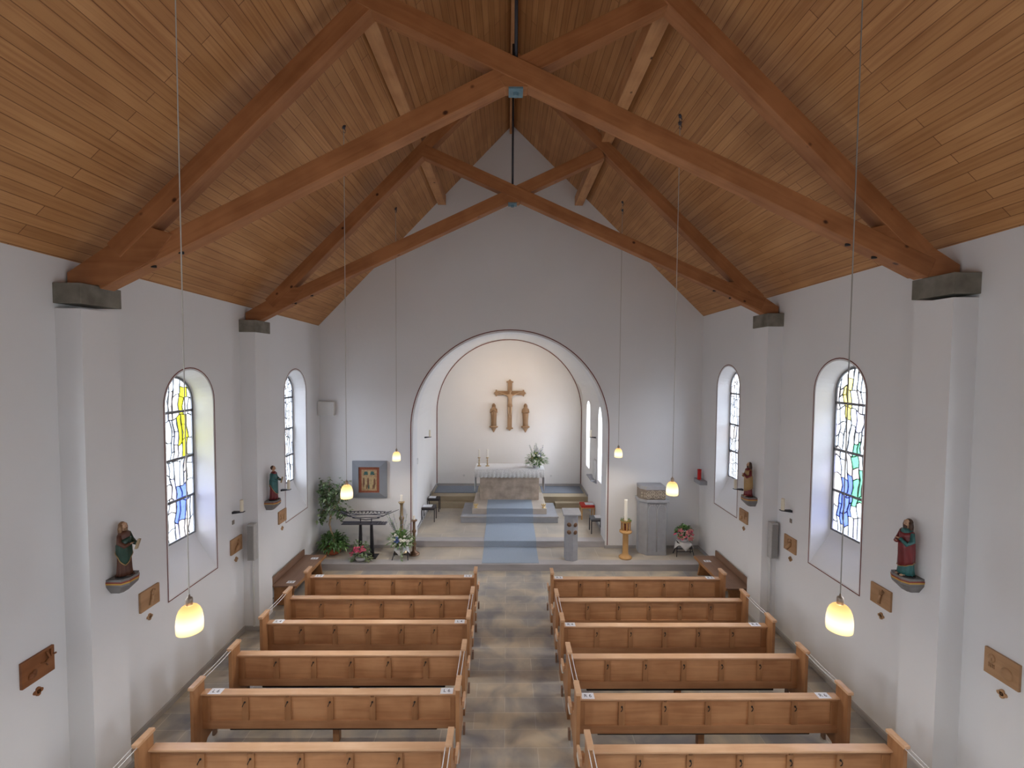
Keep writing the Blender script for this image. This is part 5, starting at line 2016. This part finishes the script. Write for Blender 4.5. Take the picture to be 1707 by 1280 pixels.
for q in range(640):
    c_ = random.choice(tips) + Vector((random.gauss(0, 0.085), random.gauss(0, 0.07), random.gauss(0, 0.085)))
    c_.x = max(c_.x, -0.38)
    c_.y = min(c_.y, 0.32)
    d_ = rdir(-0.6, 0.5)
    if c_.x < -0.28:
        d_.x = abs(d_.x)
    if c_.y > 0.18:
        d_.y = -abs(d_.y)
    m.leaf(c_, d_, random.uniform(0.11, 0.16), random.uniform(0.06, 0.085), 0.5, 0 if random.random() < 0.62 else 1)
m.build('crown', [M['leaf_dark'], M['leaf_pale']], t)
m = MB()
for q in range(420):
    d_ = rdir(-0.25, 0.95)
    c_ = Vector((0, 0, 0.27)) + Vector((d_.x * 0.32, d_.y * 0.24, d_.z * 0.26)) * random.uniform(0.5, 1.15)
    c_.y = min(c_.y, 0.3)
    c_.x = max(c_.x, -0.36)
    if c_.x < -0.28:
        d_.x = abs(d_.x)
    if c_.y > 0.18:
        d_.y = -abs(d_.y)
    m.leaf(c_, d_ + Vector((0, 0, random.uniform(-0.4, 0.4))), random.uniform(0.10, 0.17), random.uniform(0.06, 0.085), 0.6, 0 if random.random() < 0.7 else 1)
m.build('underplanting', [M['leaf'], M['leaf_dark']], t)


# pink potted flower on the platform
t = empty('pink_flower_pot', (-3.80, 11.56, ZP + 0.001))
tag(t, 'low pink flowering plant in a white bowl before the votive stand', 'plant')
m = MB()
m.lathe([(0, 0), (0.08, 0), (0.12, 0.05), (0.125, 0.09), (0.11, 0.09), (0, 0.07)], n=24)
m.build('bowl', M['pot_white'], t, smooth=True)
m = MB()
for q in range(190):
    d_ = rdir(-0.2, 0.9)
    c_ = Vector((0, 0, 0.16)) + Vector((d_.x * 0.16, d_.y * 0.12, d_.z * 0.24)) * random.uniform(0.4, 1.1)
    m.leaf(c_, d_, random.uniform(0.05, 0.10), 0.045, 0.6, random.choice((0, 0, 1)))
for s_ in (-1, 1):
    for q in range(26):
        m.leaf((s_ * random.uniform(0.10, 0.22), random.uniform(-0.08, 0.05), random.uniform(0.01, 0.08)), rdir(-0.1, 0.5), 0.08, 0.045, 0.5, 1)
m.build('foliage', [M['leaf_dark'], M['leaf_pale']], t)
t.scale = (1.25, 1.25, 1.3)
blossoms(t, [(random.uniform(-0.12, 0.16), -0.10 + random.uniform(-0.04, 0.04), random.uniform(0.20, 0.31)) for q in range(22)] + [(-0.2, -0.06, 0.17), (-0.17, -0.09, 0.14), (-0.14, -0.1, 0.2)], M['pink'], 0.032)


def folding_stand(t_, w_, h_, cloth=True):
    for s_ in (-1, 1):
        m_ = MB()
        m_.tube([(s_ * w_, -0.12, 0.0), (s_ * w_ * 0.72, 0.02, h_)], 0.011, 8)
        m_.build('leg', M['iron'], t_)
        m_ = MB()
        m_.tube([(s_ * w_, 0.14, 0.0), (s_ * w_ * 0.72, -0.02, h_)], 0.011, 8)
        m_.build('leg', M['iron'], t_)
    for zz in (0.12, h_ * 0.55):
        m_ = MB()
        m_.tube([(-w_ * 0.92, -0.09 + 0.1 * zz / h_, zz), (w_ * 0.92, -0.09 + 0.1 * zz / h_, zz)], 0.010, 8)
        m_.build('crossbar', M['iron'], t_)
    m_ = MB()
    m_.box(-w_ * 0.75, w_ * 0.75, -0.1, 0.1, h_, h_ + 0.015)
    m_.build('shelf', M['iron'], t_)


def hanging_cloth(name, loc, w_, d_, mat, lab):
    m_ = MB()
    n_ = 10
    k_ = len(m_.v)
    for i in range(n_ + 1):
        for j in range(n_ + 1):
            u, v = i / n_ * 2 - 1, j / n_ * 2 - 1
            a_ = 0.7853
            x_ = (u - v) * w_ * 0.72
            y_ = (u + v) * w_ * 0.55
            z_ = 0.0
            lim = 0.13
            if y_ < -lim:
                z_ = (y_ + lim) * 1.35
                y_ = -lim - 0.01 + 0.006 * math.sin(x_ * 40)
            if y_ > lim:
                z_ = -(y_ - lim)
                y_ = lim
            if abs(x_) > 0.16:
                z_ -= (abs(x_) - 0.16) * 0.9
                x_ = math.copysign(0.16 + (abs(x_) - 0.16) * 0.5, x_)
            m_.v.append((x_, y_, z_))
    for i in range(n_):
        for j in range(n_):
            a_ = k_ + i * (n_ + 1) + j
            m_.face((a_, a_ + 1, a_ + n_ + 2, a_ + n_ + 1))
    o_ = m_.build(name, mat, smooth=True, solid=0.003, loc=loc)
    tag(o_, lab, 'cloth')


# pink and salmon flowers on folding stand, right
t = empty('plant_stand', (4.86, 11.92, ZP + 0.001))
tag(t, 'black folding stand under the pink and salmon flowers', 'stand')
folding_stand(t, 0.24, 0.36)
hanging_cloth('stand_cloth', (4.86, 11.92, ZP + 0.385), 0.27, 0.2, M['cloth_white'], 'white cloth hanging in a point from the folding stand by the pillar')
t = empty('flower_pot', (4.85, 11.92, ZP + 0.392))
tag(t, 'round plant with salmon and pink flowers beside the stone pillar', 'plant')
m = MB()
m.lathe([(0, 0), (0.09, 0), (0.115, 0.10), (0.10, 0.10), (0, 0.08)], n=24)
m.build('bowl', M['pot_white'], t, smooth=True)
m = MB()
for q in range(260):
    d_ = rdir(-0.3, 0.95)
    c_ = Vector((0, 0, 0.24)) + Vector((d_.x * 0.20, d_.y * 0.16, d_.z * 0.19)) * random.uniform(0.5, 1.05)
    m.leaf(c_, d_, random.uniform(0.06, 0.10), 0.06, 0.4, random.choice((0, 0, 1)))
for q in range(10):
    m.leaf((0.0, -0.05, 0.42), rdir(0.0, 0.9), 0.10, 0.08, 0.4, 0)
m.build('foliage', [M['leaf'], M['leaf_dark']], t)
fs = []
for q in range(56):
    d_ = rdir(-0.6, 0.75)
    if d_.y > 0.1:
        d_.y = -d_.y
    fs.append(tuple(Vector((0.02, -0.04, 0.21)) + Vector((d_.x * 0.21, d_.y * 0.20, d_.z * 0.21))))
blossoms(t, fs[:32], M['salmon'], 0.036)
blossoms(t, fs[32:] + [(-0.24, -0.05, 0.22), (-0.27, -0.04, 0.20)], M['pink'], 0.03)

# blue and white arrangement on folding stand, left
t = empty('plant_stand', (-2.78, 11.68, ZP + 0.001))
tag(t, 'black folding stand under the blue and white flowers', 'stand')
folding_stand(t, 0.21, 0.26)
hanging_cloth('stand_cloth', (-2.78, 11.68, ZP + 0.285), 0.23, 0.2, M['cloth_white'], 'white cloth over the folding stand by the blue and white flowers')


def arrangement(name, loc, lab, s=1.0, blue=True, tall=True):
    t_ = empty(name, loc)
    tag(t_, lab, 'flowers')
    m_ = MB()
    m_.lathe([(0, 0), (0.09 * s, 0), (0.13 * s, 0.07 * s), (0.14 * s, 0.10 * s), (0.12 * s, 0.10 * s), (0, 0.08 * s)], n=24)
    m_.build('bowl', M['pot_white'], t_, smooth=True)
    m_ = MB()
    for q in range(420):
        d2 = rdir(-0.25, 0.95)
        c_ = Vector((0, 0, 0.16 * s)) + Vector((d2.x * 0.30, d2.y * 0.16, d2.z * 0.30)) * s * random.uniform(0.3, 1.0)
        m_.leaf(c_, d2 + Vector((0, 0, 0.2)), random.uniform(0.08, 0.16) * s, 0.045 * s, 0.5, random.choice((0, 0, 0, 1)))
    m_.build('foliage', [M['leaf'], M['leaf_pale']], t_)
    m_ = MB()
    if tall:
        for q in range(16):
            a_ = random.uniform(-0.4, 0.4) if s > 1.05 else random.uniform(-0.55, 0.55)
            L_ = random.uniform(0.45, 0.72) * s if s > 1.05 else random.uniform(0.55, 0.95)
            tip = Vector((a_ * L_ * 0.9, random.uniform(-0.08, 0.04), 0.1 + L_ * 0.95))
            m_.tube([(0, 0, 0.12 * s), tuple(tip * 0.5 + Vector((0, 0, 0.08))), tuple(tip)], 0.0035, 5)
            for w_ in range(7):
                u = 0.65 + 0.05 * w_
                m_.leaf(tip * u + Vector((0, 0, 0.05 * (1 - u))), rdir(-0.2, 0.6), 0.05 * s, 0.03 * s, 0.1, 1)
    m_.build('stems', [M['leaf'], M['violet_petal'] if blue else M['leaf_pale']], t_)
    ws = []
    for q in range(26):
        d2 = rdir(-0.3, 0.9)
        if d2.y > 0:
            d2.y = -d2.y
        ws.append(tuple(Vector((0, -0.02, 0.18 * s)) + Vector((d2.x * 0.29, d2.y * 0.17, d2.z * 0.26)) * s))
    blossoms(t_, ws, M['white_petal'], 0.042 * s)
    return t_


a1 = arrangement('flower_arrangement', (-2.78, 11.68, ZP + 0.29), 'blue and white flower arrangement with tall grasses before the arch jamb', 1.0)
blossoms(a1, [(-0.06, -0.17, 0.27), (-0.10, -0.17, 0.23), (-0.03, -0.18, 0.22), (-0.07, -0.16, 0.32)], M['blue_petal'], 0.055)
m = MB()
m.tube([(0.02, -0.1, 0.05), (0.04, -0.17, -0.1), (0.06, -0.19, -0.24)], 0.004, 5)
for q in range(40):
    u = q / 39
    m.leaf((0.03 + 0.04 * u, -0.12 - 0.08 * u, 0.05 - 0.30 * u), rdir(-0.6, 0.4), 0.06, 0.03, 0.5, 0)
m.build('trailing_greens', [M['leaf_pale']], a1)
a2 = arrangement('altar_flowers', (1.04, 15.26, ZT), 'white and violet flower arrangement on the altar corner', 1.15, blue=True, tall=True)
blossoms(a2, [(0.08, -0.1, 0.46), (0.12, -0.1, 0.42), (0.05, -0.1, 0.42), (0.10, -0.09, 0.50)], M['violet_petal'], 0.045)
blossoms(a2, [(-0.02, -0.14, 0.33), (-0.14, -0.12, 0.36), (0.2, -0.12, 0.30), (-0.04, -0.13, 0.52)], M['yellow_petal'], 0.032)

# tall candlesticks behind the arrangement
candlestick((-2.85, 12.05, ZP + 0.001), 1.41, 0.17, 0.034, 0.17, M['brass'], 'tall brass floor candlestick behind the blue and white flowers', 'short cream candle on the tall floor candlestick', cup=0.085)
candlestick((-2.49, 11.95, ZP + 0.001), 0.94, 0.15, 0.03, 0.10, M['bronze'], 'shorter bronze floor candlestick beside the arch jamb', 'stub of candle on the shorter bronze candlestick', cup=0.085)

# ------------------------------------------------------------------ votive stand in boat shape
t = empty('votive_stand', (-3.74, 11.80, ZP + 0.001))
tag(t, 'black iron votive candle stand shaped like a slender boat', 'votive stand')
for s_ in (-1, 1):
    m = MB()
    m.prism([(s_ * 0.16 - 0.05, 0.0), (s_ * 0.16 + 0.055, 0.0), (s_ * 0.145 + 0.03, 0.9), (s_ * 0.145 - 0.03, 0.9)], 1, -0.03, 0.03)
    m.build('post', M['iron'], t, bevel=0.003)
m = MB()
m.box(-0.30, 0.30, -0.16, 0.16, 0.0, 0.015)
m.build('foot_plate', M['iron'], t)
m = MB()
m.box(-0.62, 0.55, -0.12, 0.10, 0.90, 0.915)
m.tube([(-0.60, -0.12, 0.99), (0.45, -0.12, 0.99)], 0.014, 8)
m.build('lower_tray', M['iron_light'], t)
m = MB()
for zz, hw, dp in ((1.10, 0.55, 0.12), (1.19, 0.68, 0.14)):
    for s_ in (-1, 1):
        pts = [(-hw, 0, zz + 0.05)] + [(-hw + 2 * hw * q / 12, s_ * dp * math.sin(PI * q / 12), zz) for q in range(1, 12)] + [(hw, 0, zz + 0.05)]
        m.tube(pts, 0.010, 6)
for s_ in (-1, 1):
    m.tube([(s_ * 0.30, 0, 1.05), (s_ * 0.62, 0, 1.17), (s_ * 0.88, 0, 1.28)], [0.012, 0.012, 0.006], 6)
m.tube([(-0.36, 0, 1.05), (0, 0, 1.0), (0.36, 0, 1.05)], 0.012, 6)
for q in range(15):
    x = -0.56 + 0.08 * q
    m.tube([(x, -0.13, 1.19), (x, 0.13, 1.19)], 0.006, 6)
m.tube([(-0.145, 0, 0.9), (-0.145, 0, 1.04)], 0.016, 8)
m.tube([(0.145, 0, 0.9), (0.145, 0, 1.04)], 0.016, 8)
m.build('boat_rack', M['iron_light'], t)
for i in range(11):
    m = MB()
    m.tube([(0, 0, 0), (0, 0, 0.028)], [0.014, 0.02], 8)
    m.build('candle_cup', M['iron'], t, loc=(-0.50 + 0.10 * i, -0.02, 1.197))
for i in range(4):
    m = MB()
    m.tube([(0.30 + 0.07 * i, -0.11, 0.92), (0.36 + 0.07 * i, -0.11, 1.0)], 0.006, 6)
    m.build('taper_holder', M['iron_light'], t)

# ------------------------------------------------------------------ framed painting
t = empty('framed_painting', (-3.81, YB, 2.115))
tag(t, 'icon painting in a wide grey frame on the wall over the votive stand', 'painting')
m = MB()
o4 = [(-0.48, -0.52), (0.48, -0.52), (0.48, 0.52), (-0.48, 0.52)]
i4 = [(-0.295, -0.365), (0.285, -0.365), (0.285, 0.355), (-0.295, 0.355)]
k = len(m.v)
m.v += [(a, 0, b) for a, b in o4] + [(a, -0.05, b) for a, b in o4] + [(a, -0.10, b) for a, b in i4] + [(a, -0.03, b) for a, b in i4]
for i in range(4):
    j = (i + 1) % 4
    m.face((k + i, k + j, k + 4 + j, k + 4 + i))
    m.face((k + 4 + i, k + 4 + j, k + 8 + j, k + 8 + i))
    m.face((k + 8 + i, k + 8 + j, k + 12 + j, k + 12 + i))
m.face((k, k + 1, k + 2, k + 3))
m.build('picture_frame', M['frame_grey'], t, bevel=0.003)
m = MB()
m.box(-0.295, 0.285, -0.06, -0.03, -0.365, 0.355)
m.build('inner_frame', M['rust'], t)
m = MB()
m.box(-0.215, 0.205, -0.066, -0.06, -0.31, 0.275)
pn = m.build('picture', M['icon_gold'], t)
m = MB()
fig = [(-0.005, 0.185, 0.05, 0.065, 1), (-0.09, 0.20, 0.055, 0.03, 0), (0.08, 0.20, 0.055, 0.03, 0), (-0.12, 0.155, 0.04, 0.025, 0), (0.11, 0.155, 0.04, 0.025, 0), (-0.06, 0.165, 0.03, 0.04, 0), (0.05, 0.165, 0.03, 0.04, 0)]
for q in range(6):
    xx = -0.155 + 0.06 * q
    fig += [(xx, -0.09 - 0.02 * (q % 2), 0.026, 0.15, (2, 1, 2, 1, 1, 2)[q]), (xx, 0.075 - 0.02 * (q % 2), 0.017, 0.02, 1), (xx + 0.02, -0.2, 0.02, 0.07, (1, 2, 0, 1, 2, 1)[q])]
for x, z, a, b, mi in fig:
    m.ell((x, -0.067, z), (a, 0.003, b), 14, 8, mi)
m.build('painted_figures', [M['icon_teal'], M['icon_ochre'], M['icon_brown']], pn, smooth=True)
